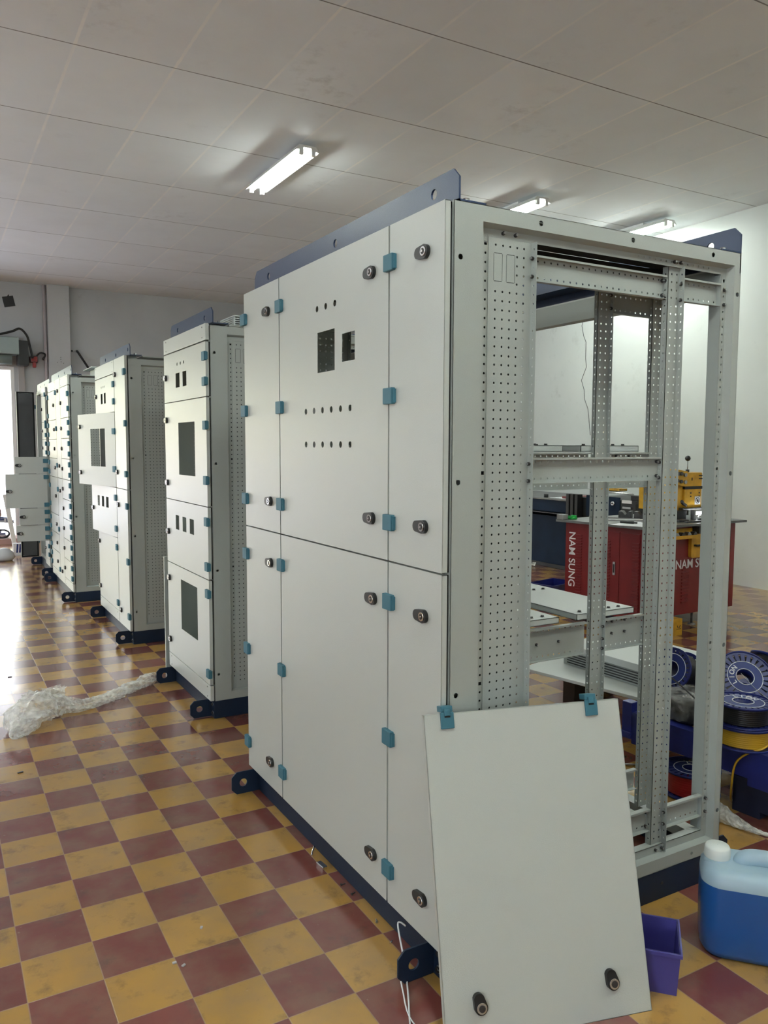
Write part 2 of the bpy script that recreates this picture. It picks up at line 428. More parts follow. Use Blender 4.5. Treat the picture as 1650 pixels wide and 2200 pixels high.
# outside: pavement, opposite houses, foliage
mb = MB(); mb.box(-40, 30, YF+.1, 48, -.06, -.015, CONC); struct(mb.build('trim_4'))
h = thing('building', 'cream painted house across the street seen through the open shutter', 'building', (0, 27, 0))
mb = MB(); mb.box(-22, 12, 0, 4, -.02, 3.4, CREAM); mb.build('wall', h)
mb = MB(); mb.box(-22.2, 12.2, -.25, 4.2, 3.4, 5.6, CLOUDW); mb.build('upper_wall', h)
mb = MB(); mb.box(-22, 12, -.03, 0, -.02, 1.15, paint('pink_plinth', (.72, .60, .60), .8)); mb.build('plinth', h)
t = thing('street_tree', 'leafy tree on the pavement across the street', 'tree', (-1.9, 21.5, -.015))
mb = MB(); mb.tube([(0, 0, 0), (.05, 0, 1.6), (.0, .05, 3.2)], [.12, .1, .07], GREYW); mb.build('trunk', t)
mb = MB(); random.seed(4)
for k in range(420):
    c = Vector((random.gauss(0, .9), random.gauss(0, .7), 3.9+random.gauss(0, .7))); d = Vector([random.uniform(-1, 1) for _ in range(3)]).normalized(); e = d.orthogonal().normalized()
    mb.quad([c-d*.13-e*.07, c+d*.13-e*.07, c+d*.13+e*.07, c-d*.13+e*.07], LEAF)
mb.build('foliage', t)

# ------------------------------------------------------------------ ceiling lamps
def lamp(x, y, label, group=None, n=2):
    t = thing('fluorescent_lamp', label, 'lamp', (x, y, HC), group=group)
    mb = MB(); mb.prism([(-.11, -.055), (-.075, -.012), (.075, -.012), (.11, -.055), (.104, -.058), (.03, -.03), (-.03, -.03), (-.104, -.058)],
                        basis((0, -.60, -.03), (1, 0, 0), (0, 0, 1), (0, 1, 0)), 1.2, LAMPW)
    mb.build('reflector', t)
    mb = MB(); mb.box(-.03, .03, -.25, .25, -.045, 0, LAMPW); mb.build('mount', t)
    for sx in ((-.055, .055) if n == 2 else (0,)):
        mb = MB(); mb.cyl((sx, -.575, -.095), (sx, .575, -.095), .015, TUBEM, 10); mb.build('tube', t)
        for e in (-1, 1):
            mb = MB(); mb.box(sx-.018, sx+.018, e*.588-.013, e*.588+.013, -.118, -.05, LAMPW); mb.build('tube_holder', t)
G = 'fluorescent lamps on the ceiling'
lamp(1.66, 5.13, 'lit twin tube lamp with white reflector, nearest and leftmost of those on the ceiling', G)
lamp(4.27, 5.2, 'lit tube lamp partly behind the top edge of the front cabinet frame', G)
lamp(6.0, 5.1, 'lit tube lamp on the ceiling beside the right wall', G)
if FILL_LAMPS:  # unseen fixtures added as fill light, behind the camera and at left
    for x, w_ in ((-3.2, 'leftmost'), (-.6, 'second'), (1.9, 'third'), (4.4, 'rightmost')): lamp(x, -1.6, w_+' of the added unseen fill lamps above the near end of the room', G)
    for x, w_ in ((-4.6, 'outer'), (-2.0, 'inner')): lamp(x, 5.13, w_+' added unseen fill lamp over the open left aisle of the hall', G)

# ------------------------------------------------------------------ enclosure parts shared by all cabinets
# hinge cover (origin at door edge line, on outer face; local -x is outwards, -y towards camera)
mb = MB(); mb.box(-.013, .004, -.040, .012, -.024, .024, TEAL, bev=.003)
mb.box(-.009, .006, -.046, -.039, -.020, .020, TEAL)
HINGE = mb.build('hinge_cover')
def egg(r1, r2, off, n=14):
    P = []
    for i in range(n+1): t = -PI/2+PI*i/n-PI; P.append((r1*math.cos(t+PI/1)*-1, r1*math.sin(t)))
    return P
def lock_mesh(s):   # s=+1: grip points to +y
    mb = MB(); poly = []
    for i in range(13): t = -PI/2-PI*i/12; poly.append((s*.0190*math.cos(t), .0190*math.sin(t)))
    for i in range(9): t = PI/2-PI*i/8; poly.append((s*(.031+.0155*math.cos(t)), .0155*math.sin(t)))
    T = basis((0, 0, 0), (0, 1, 0), (0, 0, 1), (-1, 0, 0))
    mb.prism(poly, T, .011, BLACK)
    mb.cyl((-.010, 0, 0), (-.0140, 0, 0), .0125, CHROME, 20); mb.cyl((-.0140, 0, 0), (-.0146, 0, 0), .0080, BLACK, 16)
    mb.cyl((-.0145, 0, 0), (-.0165, 0, 0), .0050, CHROME, 3)
    return mb.build('lock')
LOCKP = lock_mesh(1); LOCKN = lock_mesh(-1)
mb = MB(); mb.cyl((0, 0, 0), (0, -.006, 0), .0055, BOLT, 6); mb.cyl((0, -.006, 0), (0, -.011, 0), .0032, STEEL, 8); BOLTY = mb.build('bolt')
mb = MB(); mb.cyl((0, 0, 0), (-.006, 0, 0), .0055, BOLT, 6); mb.cyl((-.006, 0, 0), (-.010, 0, 0), .0032, STEEL, 8); BOLTX = mb.build('bolt')
mb = MB(); mb.cyl((0, 0, 0), (0, 0, .006), .0065, BOLT, 6); mb.cyl((0, 0, 0), (0, 0, .001), .009, STEEL, 10); BOLTZ = mb.build('bolt')
PROTO = [HINGE, LOCKP, LOCKN, BOLTY, BOLTX, BOLTZ]

TY = basis((0, 0, 0), (1, 0, 0), (0, 0, 1), (0, 1, 0))        # u=x, v=z, w=+y
def TYat(y): m = TY.copy(); m[1][3] = y; return m
def TXat(x): return basis((x, 0, 0), (0, 1, 0), (0, 0, 1), (1, 0, 0))   # u=y, v=z, w=+x

def side_frame_mesh(D, H):
    mb = MB(); z0 = .1; zt = H
    xr = D-.031; x1 = .121; zb = .144; ztop = H-.043
    hs = [circ(.048, z, .008) for z in (2.019, 1.422, .833, .25)]+[circ(x, zt-.021, .008) for x in (.321, .682, 1.047)]
    hs += [circ(D-.013, z, .008) for z in (2.027, 1.431, .838, .246)]+[circ(D-.14, .121, .006)]
    hs.append(rect(x1, xr, zb, ztop))
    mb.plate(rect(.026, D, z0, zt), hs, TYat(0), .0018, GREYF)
    dpt = .024; i0, i1, j0, j1 = x1+.006, xr-.010, zb+.006, ztop-.008
    o = [(x1, zb), (xr, zb), (xr, ztop), (x1, ztop)]; n = [(i0, j0), (i1, j0), (i1, j1), (i0, j1)]
    for k in range(4):
        a, b = o[k], o[(k+1) % 4]; c, d = n[(k+1) % 4], n[k]
        mb.quad([(a[0], .001, a[1]), (b[0], .001, b[1]), (c[0], dpt, c[1]), (d[0], dpt, d[1])], GREYF)
    op = rect(.164, D-.066, .177, H-.072)
    hs = [op]; z = 2.046
    while z > .20: hs.append(circ(.147, z, .0038, 6)); hs.append(circ(D-.052, z, .0038, 6)); z -= .025
    for z in (2.072, 1.445, .845, .245): hs = [h for h in hs]; 
    hs = [h for h in hs if not any(abs(h[0][1]-zz) < .014 for zz in (2.072, 1.446, .846)) or h is op]
    for z in (2.072, 1.446, .846): hs.append(rect(.142, .152, z-.005, z+.005)); hs.append(rect(D-.057, D-.047, z-.005, z+.005))
    x = .73
    while x < 1.06: hs.append(circ(x, H-.058, .0035, 6)); x += .025
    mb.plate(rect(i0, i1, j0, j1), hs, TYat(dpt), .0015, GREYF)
    # inward return flanges of the opening and of the outer edges
    mb.box(D-.0665, D-.0650, dpt, dpt+.045, .177, H-.072, GREYF)
    mb.box(.164, D-.066, dpt, dpt+.03, .1755, .177, GREYF)
    mb.box(.028, .150, .052, .0535, z0, zt, GREYF); mb.box(D-.064, D, .052, .0535, z0, zt, GREYF); mb.box(.15, D-.064, .052, .0535, H-.055, zt, GREYF)
    mb.box(.026, .0275, 0, .03, z0, zt, GREYF); mb.box(D-.0015, D, 0, .05, z0, zt, GREYF)
    mb.box(.026, D, 0, .05, zt-.0015, zt, GREYF); mb.box(.026, D, 0, .05, z0, z0+.0015, GREYF)
    return mb

def perf_mesh(H):
    mb = MB(); hs = []
    z = 2.071; k = 0
    while z > .15:
        for c, x in enumerate((.180, .205, .230, .255, .279)):
            if 1 <= k <= 4 and c < 3: continue
            hs.append(circ(x, z, .0036, 6))
        z -= .025; k += 1
    for u in (.173, .217):     # knock-out outlines: four thin slots each
        a, b, c, d = u, u+.031, 1.973, 2.050; w = .0017; g = .002
        hs += [rect(a, a+w, c+g, d-g), rect(b-w, b, c+g, d-g), rect(a+g, b-g, c, c+w), rect(a+g, b-g, d-w, d)]
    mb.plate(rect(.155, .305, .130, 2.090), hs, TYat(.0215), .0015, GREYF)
    mb.box(.1695, .2515, .0236, .0240, 1.969, 2.054, GASK)  # dark sheet added behind the slots so they look shaded
    hs = []; z = 2.071
    T = basis((.305, 0, 0), (0, 1, 0), (0, 0, 1), (1, 0, 0))
    while z > .15: hs.append(circ(.010, z, .0030, 6)); z -= .025
    mb.plate(rect(-.002, .0230, .130, 2.090), hs, T, .0015, GREYF)
    return mb

SF_D = 1.186
sfm = side_frame_mesh(SF_D, 2.163).build('side_frame'); pfm = perf_mesh(2.163).build('perforated_panel')
PROTO += [sfm, pfm]

def door(root, y0, y1, z0, z1, hinge, hz, locks, cut=(), ang=0, m=GREY, gask=True, name='door'):
    """hinge 'n' near edge (low y) or 'f' far edge. ang opens the door towards -x. locks: list of (y,z). cut: polygons (y,z)"""
    g = .0026; gy = .0042; w = y1-y0
    yh = y0 if hinge == 'n' else y1
    mb = MB(); T = basis((0, 0, 0), (0, 1, 0), (0, 0, 1), (1, 0, 0))
    u0, u1 = y0+gy-yh, y1-gy-yh
    def loc(p): return [(a-yh, b) for a, b in p]
    mb.plate(rect(u0, u1, z0+g, z1-g), [loc(c) for c in cut], T, .0016, m)
    t = .018
    for b in ((u0, u0+.0016, z0+g, z1-g), (u1-.0016, u1, z0+g, z1-g), (u0, u1, z0+g, z0+g+.0016), (u0, u1, z1-g-.0016, z1-g)):
        mb.box(0.0005, t, b[0], b[1], b[2], b[3], m)
    s = -1 if hinge == 'n' else 1
    d = mb.build(name, root, (0, yh, 0), (0, 0, R(ang)*(1 if hinge == 'n' else -1)))
    mb = MB(); i = .004; k = .016
    for b in ((u0+i, u0+i+k, z0+i, z1-i), (u1-i-k, u1-i, z0+i, z1-i), (u0+i, u1-i, z0+i, z0+i+k), (u0+i, u1-i, z1-i-k, z1-i)):
        mb.box(.004, .0245, b[0], b[1], b[2], b[3], GASK)
    mb.build('gasket', d)
    for z in hz:
        if hinge == 'n': inst(HINGE, 'hinge_cover', d, (0, .030, z))
        else: inst(HINGE, 'hinge_cover', d, (0, 0.004, z))
    for y, z in locks: inst(LOCKP, 'lock', d, (0, y-yh, z))
    return d

def strip(root, y0, y1, z0, z1, name='cover_strip'):
    mb = MB(); mb.box(.0, .020, y0+.002, y1-.002, z0+.002, z1-.002, GREY, bev=.002)
    o = mb.build(name, root)
    mb = MB()
    for y in (y0+.06, y1-.06):
        for z in (z0+.018, z1-.018):
            if z1-z0 > .05: mb.cyl((.001, y, z), (-.0015, y, z), .0035, DSTEEL, 8)
    if z1-z0 > .05: mb.build('screw', o)
    else: mb.bm.free()

def enclosure(xf, y0, W, H, label, plate_holes, navy=NAVYP, roof=True, back=True):
    root = thing('electrical_enclosure', label, 'cabinet', (xf, y0, 0), group='steel enclosures in a row')
    D = SF_D
    inst(sfm, 'side_frame', root); 
    sf2 = inst(sfm, 'side_frame', root, (0, W, 0)); sf2.scale = (1, -1, 1)
    inst(pfm, 'perforated_panel', root)
    p2 = inst(pfm, 'perforated_panel', root, (0, W, 0)); p2.scale = (1, -1, 1)
    mb = MB(); mb.box(.132, .300, .060, .062, .18, 2.08, SHADEDK); mb.build('inner_dark_sheet', root)  # added dark sheet: paints the unlit interior behind the holes
    # base
    mb = MB()
    mb.box(.026, .032, .0, W, .001, .1, NAVY); mb.box(D-.006, D, 0, W, .001, .1, NAVY)
    mb.box(.032, D-.006, 0, .006, .001, .1, NAVY); mb.box(.032, D-.006, W-.006, W, .001, .1, NAVY)
    mb.box(.032, D-.006, 0.006, .05, .094, .1, NAVY)
    b = mb.build('base_frame', root)
    for x in (.30, .9):
        mb = MB(); mb.cyl((x, .001, .055), (x, -.0015, .055), .006, BLACK, 10); mb.build('plug', b)
    for yb, s in ((.06, -1), (W-.06, 1)):
        for xb, sx in ((0.026, -1), (D, 1)):
            mb = MB(); c = .022; L = .126; zt = .100; z_ = .002
            P = [(0, z_), (L-c, z_), (L, z_+c), (L, zt-c), (L-c, zt), (0, zt)]
            P = [(xb+sx*u, v) for u, v in P]
            mb.plate(P, [circ(xb+sx*.074, .050, .0175, 16)], TYat(yb-.003), .006, NAVY)
            f0, f1 = (yb-.06, yb) if s < 0 else (yb, yb+.06)
            mb.box(min(xb, xb+sx*.006), max(xb, xb+sx*.006), f0, f1, z_, zt, NAVY)
            o = mb.build('lifting_bracket', root)
            if sx < 0:
                for z in (.028, .076):
                    mb = MB(); yy = (f0+f1)/2; mb.cyl((xb-.006, yy, z), (xb-.008, yy, z), .011, STEEL, 12); mb.cyl((xb-.008, yy, z), (xb-.014, yy, z), .008, BOLT, 6); mb.build('bolt', o)
    # front posts and top/bottom beams
    for b_ in ((.030, .10, .056, W-.056, H-.045, H-.002), (.030, .08, .056, W-.056, .102, .14), (D-.05, D-.002, .056, W-.056, .102, .14), (D-.05, D-.002, .056, W-.056, H-.13, H-.05)):
        mb = MB(); mb.box(*b_, GREYF); mb.build('beam', root)
    mb = MB(); mb.box(D-.05, D, .056, W-.056, H-.050, H-.044, WHITE); mb.build('beam_lip', root)  # white put on the lip to stand for its lit edge
    # lifting plates on the roof, front and rear
    for xp in (.040, D-.006):
        mb = MB(); hp = .088; c = .026; z0 = H-.002 if xp < .5 else H-.065
        P = [(.0, z0), (W-.03, z0), (W-.03, H+hp-c), (W-.03-c, H+hp), (c, H+hp), (.0, H+hp-c)]
        mb.plate(P, [circ(y, H+.045, .0145, 14) for y in plate_holes], TXat(xp), .006, navy)
        if xp < .5: mb.box(xp, xp+.09, 0, W-.03, H, H+.005, navy)
        else: mb.box(xp-.09, xp, 0, W-.03, H, H+.005, navy)
        o = mb.build('lifting_plate', root)
        for y in (.03, W-.08):
            xx = xp+.045 if xp < .5 else xp-.05
            mb = MB(); mb.cyl((xx, y, H+.005), (xx, y, H+.018), .009, STEEL, 8); mb.build('bolt', o)
    if back:
        mb = MB(); mb.box(D-.004, D-.002, .01, W-.01, .14, H-.05, GREYF); mb.build('back_panel', root)
    if roof:
        mb = MB(); mb.box(.135, D-.10, .004, W-.004, H-.010, H-.002, GREYF); mb.build('roof_panel', root)
        mb = MB(); mb.box(.03, D-.02, .03, W-.03, .142, .146, GREYF); mb.build('floor_panel', root)
    return root

def inner_sheet(root, y, W):     # mounting plate inside
    mb = MB(); mb.box(.30, .304, .02, W-.02, .15, 2.08, GREYF); mb.build('mounting_plate', root)

HZ = (2.005, 1.869)
# --- cabinet 1 (front)
H1 = 2.163
c1 = enclosure(0, 0, 1.533, H1, 'nearest and largest grey steel enclosure, six doors and an open side frame', (.119, .731, 1.344), roof=False, back=False)
w1 = [rect(.656, .792, 1.773, 1.911), rect(.511, .602, 1.795, 1.886)]
w1 += [circ(y, 1.993, .0112, 14) for y in (.655, .7245, .794)]
w1 += [circ(.544+.0695*k, 1.643, .0112, 14) for k in range(6)]+[circ(.544+.0695*k, 1.5245, .0112, 14) for k in range(6)]
ZM = 1.174
up = (2.052, 1.667, 1.292); dn = (1.052, .632, .212)
door(c1, 0, .2933, ZM, H1, 'f', up, [(.092, 2.045), (.092, 1.296)])
door(c1, 0, .2933, .098, ZM, 'f', dn, [(.088, 1.044), (.083, .215)])
door(c1, .2933, 1.1385, ZM, H1, 'f', up, [(.392, 2.045), (.392, 1.296)], cut=w1)
door(c1, .2933, 1.1385, .098, ZM, 'f', dn, [(.380, 1.045), (.378, .215)])
door(c1, 1.1385, 1.533, ZM, H1, 'f', up, [(1.250, 2.050), (1.238, 1.297)])
door(c1, 1.1385, 1.533, .098, ZM, 'f', dn, [(1.238, 1.047), (1.248, .210)])

def zpost(mb, xl, xr, y, z0, z1, db, df, m=GREYF):
    """Z-profile: left flange goes back by db, right flange comes forward by df"""
    zs = []; z = 2.071
    while z > z0+.02:
        if z < z1-.01: zs.append(z)
        z -= .025
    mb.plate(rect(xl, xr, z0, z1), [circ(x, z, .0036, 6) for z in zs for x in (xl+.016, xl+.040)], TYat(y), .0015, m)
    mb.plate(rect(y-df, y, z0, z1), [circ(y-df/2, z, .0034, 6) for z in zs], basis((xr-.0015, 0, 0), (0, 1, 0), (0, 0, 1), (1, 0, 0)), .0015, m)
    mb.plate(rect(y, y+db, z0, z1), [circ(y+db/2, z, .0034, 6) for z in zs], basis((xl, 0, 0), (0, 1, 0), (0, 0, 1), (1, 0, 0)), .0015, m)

def crossbar(mb, x0, x1, y, z0, z1, m=GREYF, lip=.016, side=-1, xs=None):
    hs = []; x = math.ceil(x0/.025)*.025+.006
    while x < x1-.008:
        hs.append(circ(x, z1-.013, .0036, 6)); hs.append(circ(x, z0+.014, .0036, 6)); x += .025
    mb.plate(rect(x0, x1, z0, z1), hs, TYat(y), .0015, m)
    ya, yb = (y-lip, y) if side < 0 else (y, y+lip)
    mb.box(x0, x1, ya, yb, z1-.0015, z1, m); mb.box(x0, x1, ya, yb, z0, z0+.0015, m)
    e = ya if side < 0 else yb
    mb.box(x0, x1, e-.00075, e+.00075, z1-.006, z1, m)

mb = MB(); zpost(mb, .878, .930, .034, .150, 2.094, .023, .021); p = mb.build('vertical_post', c1)
for z in (2.050, 1.995, 1.47, 1.42): inst(BOLTX, 'bolt', p, (.878, .045, z))
for z in (2.04, 1.99, .285, .245): inst(BOLTX, 'bolt', p, (.9285, .024, z))
for x in (.890, .920):
    inst(BOLTY, 'bolt', p, (x-.0, .024, 2.106)); inst(BOLTY, 'bolt', p, (x-.0, .024, .163))
mb = MB(); crossbar(mb, .308, .875, .052, 1.991, 2.065); o = mb.build('crossbar', c1)
for z in (2.050, 2.004): inst(BOLTY, 'bolt', o, (.868, .052, z))
mb = MB(); crossbar(mb, .308, .875, .052, 1.411, 1.487); o = mb.build('crossbar', c1)
for z in (1.472, 1.426): inst(BOLTY, 'bolt', o, (.868, .052, z))
mb = MB(); crossbar(mb, .308, .875, .052, .226, .303); o = mb.build('crossbar', c1)
for z in (.289, .24): inst(BOLTY, 'bolt', o, (.868, .052, z))
mb = MB(); crossbar(mb, .933, 1.119, .040, 1.988, 2.062); mb.build('crossbar', c1)
mb = MB(); crossbar(mb, .933, 1.119, .040, .226, .303); mb.build('crossbar', c1)
for z in (2.041, 1.993, .290, .242): inst(BOLTY, 'bolt', c1, (1.134, .024, z))
for z in (2.046, 1.996, 1.470, 1.421): inst(BOLTX, 'bolt', c1, (.304, .012, z))
for x in (.205, .248): inst(BOLTY, 'bolt', c1, (x, .024, 2.104))
mb = MB(); mb.box(.155, .29, .0236, .0246, 2.088, 2.0895, GASK); mb.build('fold_line', c1)

# partitions inside cabinet 1 at y=.30 and y=1.13
for yp in (.30, 1.13):
    mb = MB(); zpost(mb, .839, .898, yp, .150, 2.10, .018, .015); o = mb.build('vertical_post', c1)
    if yp < .5:
        for z in (2.045, 2.0, 1.435, .875, .83, .795): inst(BOLTX, 'bolt', o, (.8965, yp-.007, z))
    mb = MB(); zpost(mb, 1.108, 1.162, yp, .150, 2.10, .018, .015); mb.build('rear_post', c1)
    if yp < .5: mb = MB(); crossbar(mb, .899, 1.108, yp+.01, 1.985, 2.060); mb.build('crossbar', c1)
    mb = MB(); mb.box(.10, SF_D-.05 if yp < .5 else .80, yp-.03, yp+.03, 2.095, 2.150, SHADEDK); mb.build('top_beam', c1)  # beam coloured dark to stand for its shaded underside
    for (za, zb_) in ((1.372, 1.500), (.782, .898)):
        mb = MB(); crossbar(mb, .899, 1.108, yp+.012, za, zb_); o = mb.build('crossbar', c1)
        if yp < .5:
            for x in (.955, 1.02):
                for z in ((zb_+za)/2, zb_-.014): inst(BOLTY, 'bolt', o, (x, yp+.012, z))
        mb = MB(); crossbar(mb, .304, .822, yp+.012, za, zb_); o = mb.build('crossbar', c1)
        if yp < .5:
            for x in (.52, .60, .70): inst(BOLTY, 'bolt', o, (x, yp+.012, (zb_+za)/2))
    q = inst(pfm, 'perforated_panel', c1, (0, yp, 0))
    mb = MB(); crossbar(mb, .304, 1.094, yp+.012, .226, .303); mb.build('crossbar', c1)
# mounting shelves running along the cabinet
for zt in (.902, 1.502):
    for (xa, xb) in ((.792, 1.076), (.430, .708)):
        ya, yb = .319, 1.15
        mb = MB(); mb.box(xa, xb, ya, yb, zt, zt+.002, WHITE); mb.box(xa, xa+.002, ya, yb, zt-.0, zt+.022, WHITE)
        T = Matrix.Translation((0, 0, 0))
        mb.box(xa, xb, ya, yb, zt+.020, zt+.022, WHITE); mb.box(xb-.002, xb, ya, yb, zt, zt+.022, WHITE); mb.box(xa, xb, ya, ya+.002, zt, zt+.022, WHITE)
        o = mb.build('mounting_shelf', c1)
        for x in (xa+.04, xb-.10, xb-.05):
            inst(BOLTZ, 'bolt', o, (x, ya+.03, zt+.022)); inst(BOLTZ, 'bolt', o, (x, ya+.45, zt+.022))
mb = MB(); mb.box(.35, .86, .05, .28, .146, .150, WHITE); mb.build('floor_panel', c1)
mb = MB(); mb.box(.10, 1.08, .29, 1.5, .142, .146, GREYF); mb.build('floor_panel', c1)

mb = MB(); mb.box(.135, .84, .33, 1.50, H1-.010, H1-.002, GREYF); mb.build('roof_panel', c1)
mb = MB(); mb.box(.105, 1.13, .055, .268, H1-.012, H1-.003, SHADEDK); mb.build('roof_panel', c1)  # shade of the underside is put into the panel colour
mb = MB(); mb.box(1.182, 1.184, 1.16, 1.52, .14, 2.05, GREYF); mb.build('back_panel', c1)
# --- cabinet 2
rxs = lambda y0_, y1_, a, b: rect(min(y0_, y1_), max(y0_, y1_), a, b)
def bigcol(root, ya, yb, H, angs=(0, 0, 0, 0), zb=.1, win4=True):
    """column of four instrument doors, hinged on the near edge; ya near edge, yb far edge (local)"""
    o = ya
    strip(root, ya, yb, 2.083, H); strip(root, ya, yb, zb, .190)
    def sh(L): return [[(u+o, v) for u, v in p] for p in L]
    w_ = yb-ya; k = w_/.87
    sl = [circ((.425+.0695*i)*k, 2.004, .010, 10) for i in range(3)]
    w = sl+[rect(.372*k, .452*k, 1.865, 1.951), rect(.515*k, .60*k, 1.865, 1.951)]
    lk = yb-.055
    door(root, ya, yb, 1.783, 2.080, 'n', (2.0, 1.865), [(lk, 1.937)], cut=sh(w), ang=angs[0])
    door(root, ya, yb, 1.185, 1.783, 'n', (1.630, 1.330), [(lk, 1.676), (lk, 1.287)], cut=sh([rect(.225*k, .56*k, 1.345, 1.655)]), ang=angs[1])
    door(root, ya, yb, .782, 1.185, 'n', (1.103, .855), [(lk, .979)], cut=sh([rect(.27*k, .355*k, 1.006, 1.094), rect(.425*k, .505*k, 1.006, 1.094), rect(.58*k, .655*k, 1.006, 1.094)]), ang=angs[2])
    door(root, ya, yb, .190, .782, 'n', (.705, .256), [(lk, .682), (lk, .283)], cut=sh([rect(.225*k, .565*k, .398, .706)]) if win4 else (), ang=angs[3])
c2 = enclosure(.12, 2.462, .875, 2.175, 'second grey steel enclosure in the row, one column of four instrument doors', (.14, .68))
bigcol(c2, 0, .872, 2.175)
v = thing('roof_vent', 'white slatted vent cowl on the roof of the second cabinet', 'vent', (.12, 2.462, 2.175))
mb = MB()
mb.box(.210, .72, .14, .74, .070, .076, WHITE)
for sx in (.214, .70): mb.box(sx, sx+.006, .15, .73, 0, .07, WHITE)
for k in range(5): mb.box(.220, .70, .150, .162, .010+k*.012, .015+k*.012, WHITE)
for k in range(6): mb.box(.208, .214, .17, .71, .008+k*.010, .012+k*.010, LAMPW)
mb.build('cowl', v)
# --- cabinet 3
c3 = enclosure(.10, 4.385, 1.21, 2.19, 'third grey steel enclosure in the row, its large window door standing ajar', (.06, .50, .93))
door(c3, 0, .395, 1.184, 2.19, 'n', (2.067, 1.684, 1.304), [(.335, 2.068), (.325, 1.31)])
door(c3, 0, .395, .1, 1.184, 'n', (1.06, .637, .215), [(.315, 1.054), (.305, .216)])
bigcol(c3, .400, 1.21, 2.19, angs=(0, 11, 3.5, 0), win4=False)
# --- cabinet 4
c4 = enclosure(-.02, 6.33, 1.44, 2.19, 'fourth grey steel enclosure in the row, covered in many small closed doors', (.04, .45, .86), navy=NAVYP)
lv = (2.09, 1.785, 1.585, 1.385, 1.181, .983, .785, .583, .382, .18)
strip(c4, 0, .515, 2.09, 2.19); strip(c4, 0, .515, .1, .18)
for k in range(9):
    zt, zb = lv[k], lv[k+1]; h = (.07, -.07) if k == 0 else (.052, -.048); zc = (zt+zb)/2
    door(c4, 0, .515, zb, zt, 'n', [zc+.07 if k == 0 else zc+.05, zc-.07 if k == 0 else zc-.05], [(.465, zc)])
for za, zb, hz, lk in ((1.181, 2.19, (2.06, 1.69, 1.31), (2.068, 1.307)), (.1, 1.181, (1.06, .64, .215), (1.051, .216))):
    door(c4, .518, .835, za, zb, 'f', hz, [(.66, z) for z in lk])
lv2 = (2.09, 1.785, 1.582, 1.381, 1.181, .781, .58, .383, .179)
strip(c4, .838, 1.44, 2.09, 2.19); strip(c4, .838, 1.44, .1, .179)
for k in range(8):
    zt, zb = lv2[k], lv2[k+1]; zc = (zt+zb)/2; e = .05 if zt-zb < .3 else .1
    door(c4, .838, 1.44, zb, zt, 'f', [zc+e, zc-e], [(.98, zc)], cut=[circ(1.30+.03*i, 2.01, .007, 8) for i in range(3)] if k == 0 else ())
v = thing('roof_vent', 'flat white vent hood on the roof of the fourth cabinet', 'vent', (-.02, 6.33, 2.19))
mb = MB(); mb.box(.27, .70, .28, .76, .100, .108, WHITE); mb.box(.33, .64, .33, .71, 0, .10, WHITE); mb.build('cowl', v)
# --- cabinet 5
c5 = enclosure(.0, 8.05, 1.20, 2.185, 'farthest grey steel enclosure, several small doors swung wide open', (.04, .45, .86))
lv = (2.09, 1.785, 1.585, 1.385, 1.19, .795, .60, .41, .18)
strip(c5, 0.1, .50, 2.09, 2.185); strip(c5, .1, .50, .1, .18)
ang = {3: (86, .34), 4: (84, .445), 5: (88, .31), 6: (83, .345)}
for k in range(8):
    zt, zb = lv[k], lv[k+1]; zc = (zt+zb)/2; e = .05 if zt-zb < .3 else .16
    a_, w_ = ang.get(k, (0, .36))
    door(c5, .12, .12+w_, zb, zt, 'n', [zc+e, zc-e], [(.12+w_-.05, zc)], ang=a_)
d5 = door(c5, .95, 1.17, .1, 2.185, 'f', (2.0, 1.2, .3), [], ang=82)
mb = MB(); mb.prism(rrect(-.205, -.012, .125, 2.16, .03), basis((.014, 0, 0), (0, 1, 0), (0, 0, 1), (1, 0, 0)), .004, paint('grey_insulation', (.075, .08, .085), .6, vary=.15)); mb.build('inner_dark_sheet', d5)

# ------------------------------------------------------------------ detached door leaning on cabinet 1
bl = Vector((-.1168, -.2118, .0)); br = Vector((.4503, -.3619, 0)); tl = Vector((-.0628, -.0078, .7978))
u = (br-bl).normalized(); v = (tl-bl).normalized(); w = u.cross(v)      # w points away from room? 
if w.y > 0: w = -w
pn = thing('detached_door', 'loose grey cabinet door leaning against the open side of the nearest cabinet', 'door', bl)
T = basis((0, 0, 0), u, v, -w)       # thickness goes behind
Wd = (br-bl).length; Hd = (tl-bl).length
mb = MB(); mb.plate(rect(0, Wd, 0.0, Hd), [], T, .0018, GREY)
for b in (rect(0, .0018, 0, Hd), rect(Wd-.0018, Wd, 0, Hd), rect(0, Wd, 0, .0018), rect(0, Wd, Hd-.0018, Hd)): mb.plate(b, [], T, .018, GREY)
mb.build('door_leaf', pn)
for uu_, flip in ((.065, 1), (.497, 1)):
    mb = MB(); Tl = T @ Matrix.Translation((uu_, Hd, 0))
    mb.box(-.019, .019, -.040, .004, -.006, .0, TEAL, bev=.002, mat=Tl)
    mb.box(-.017, .017, .004, .020, -.004, .030, TEAL, bev=.002, mat=Tl)
    mb.box(-.009, .009, -.006, .012, -.009, -.002, TEAL, bev=.002, mat=Tl)
    mb.box(-.008, .008, -.010, -.006, -.0068, -.0055, BLACK, mat=Tl)
    mb.build('hinge_clip', pn)
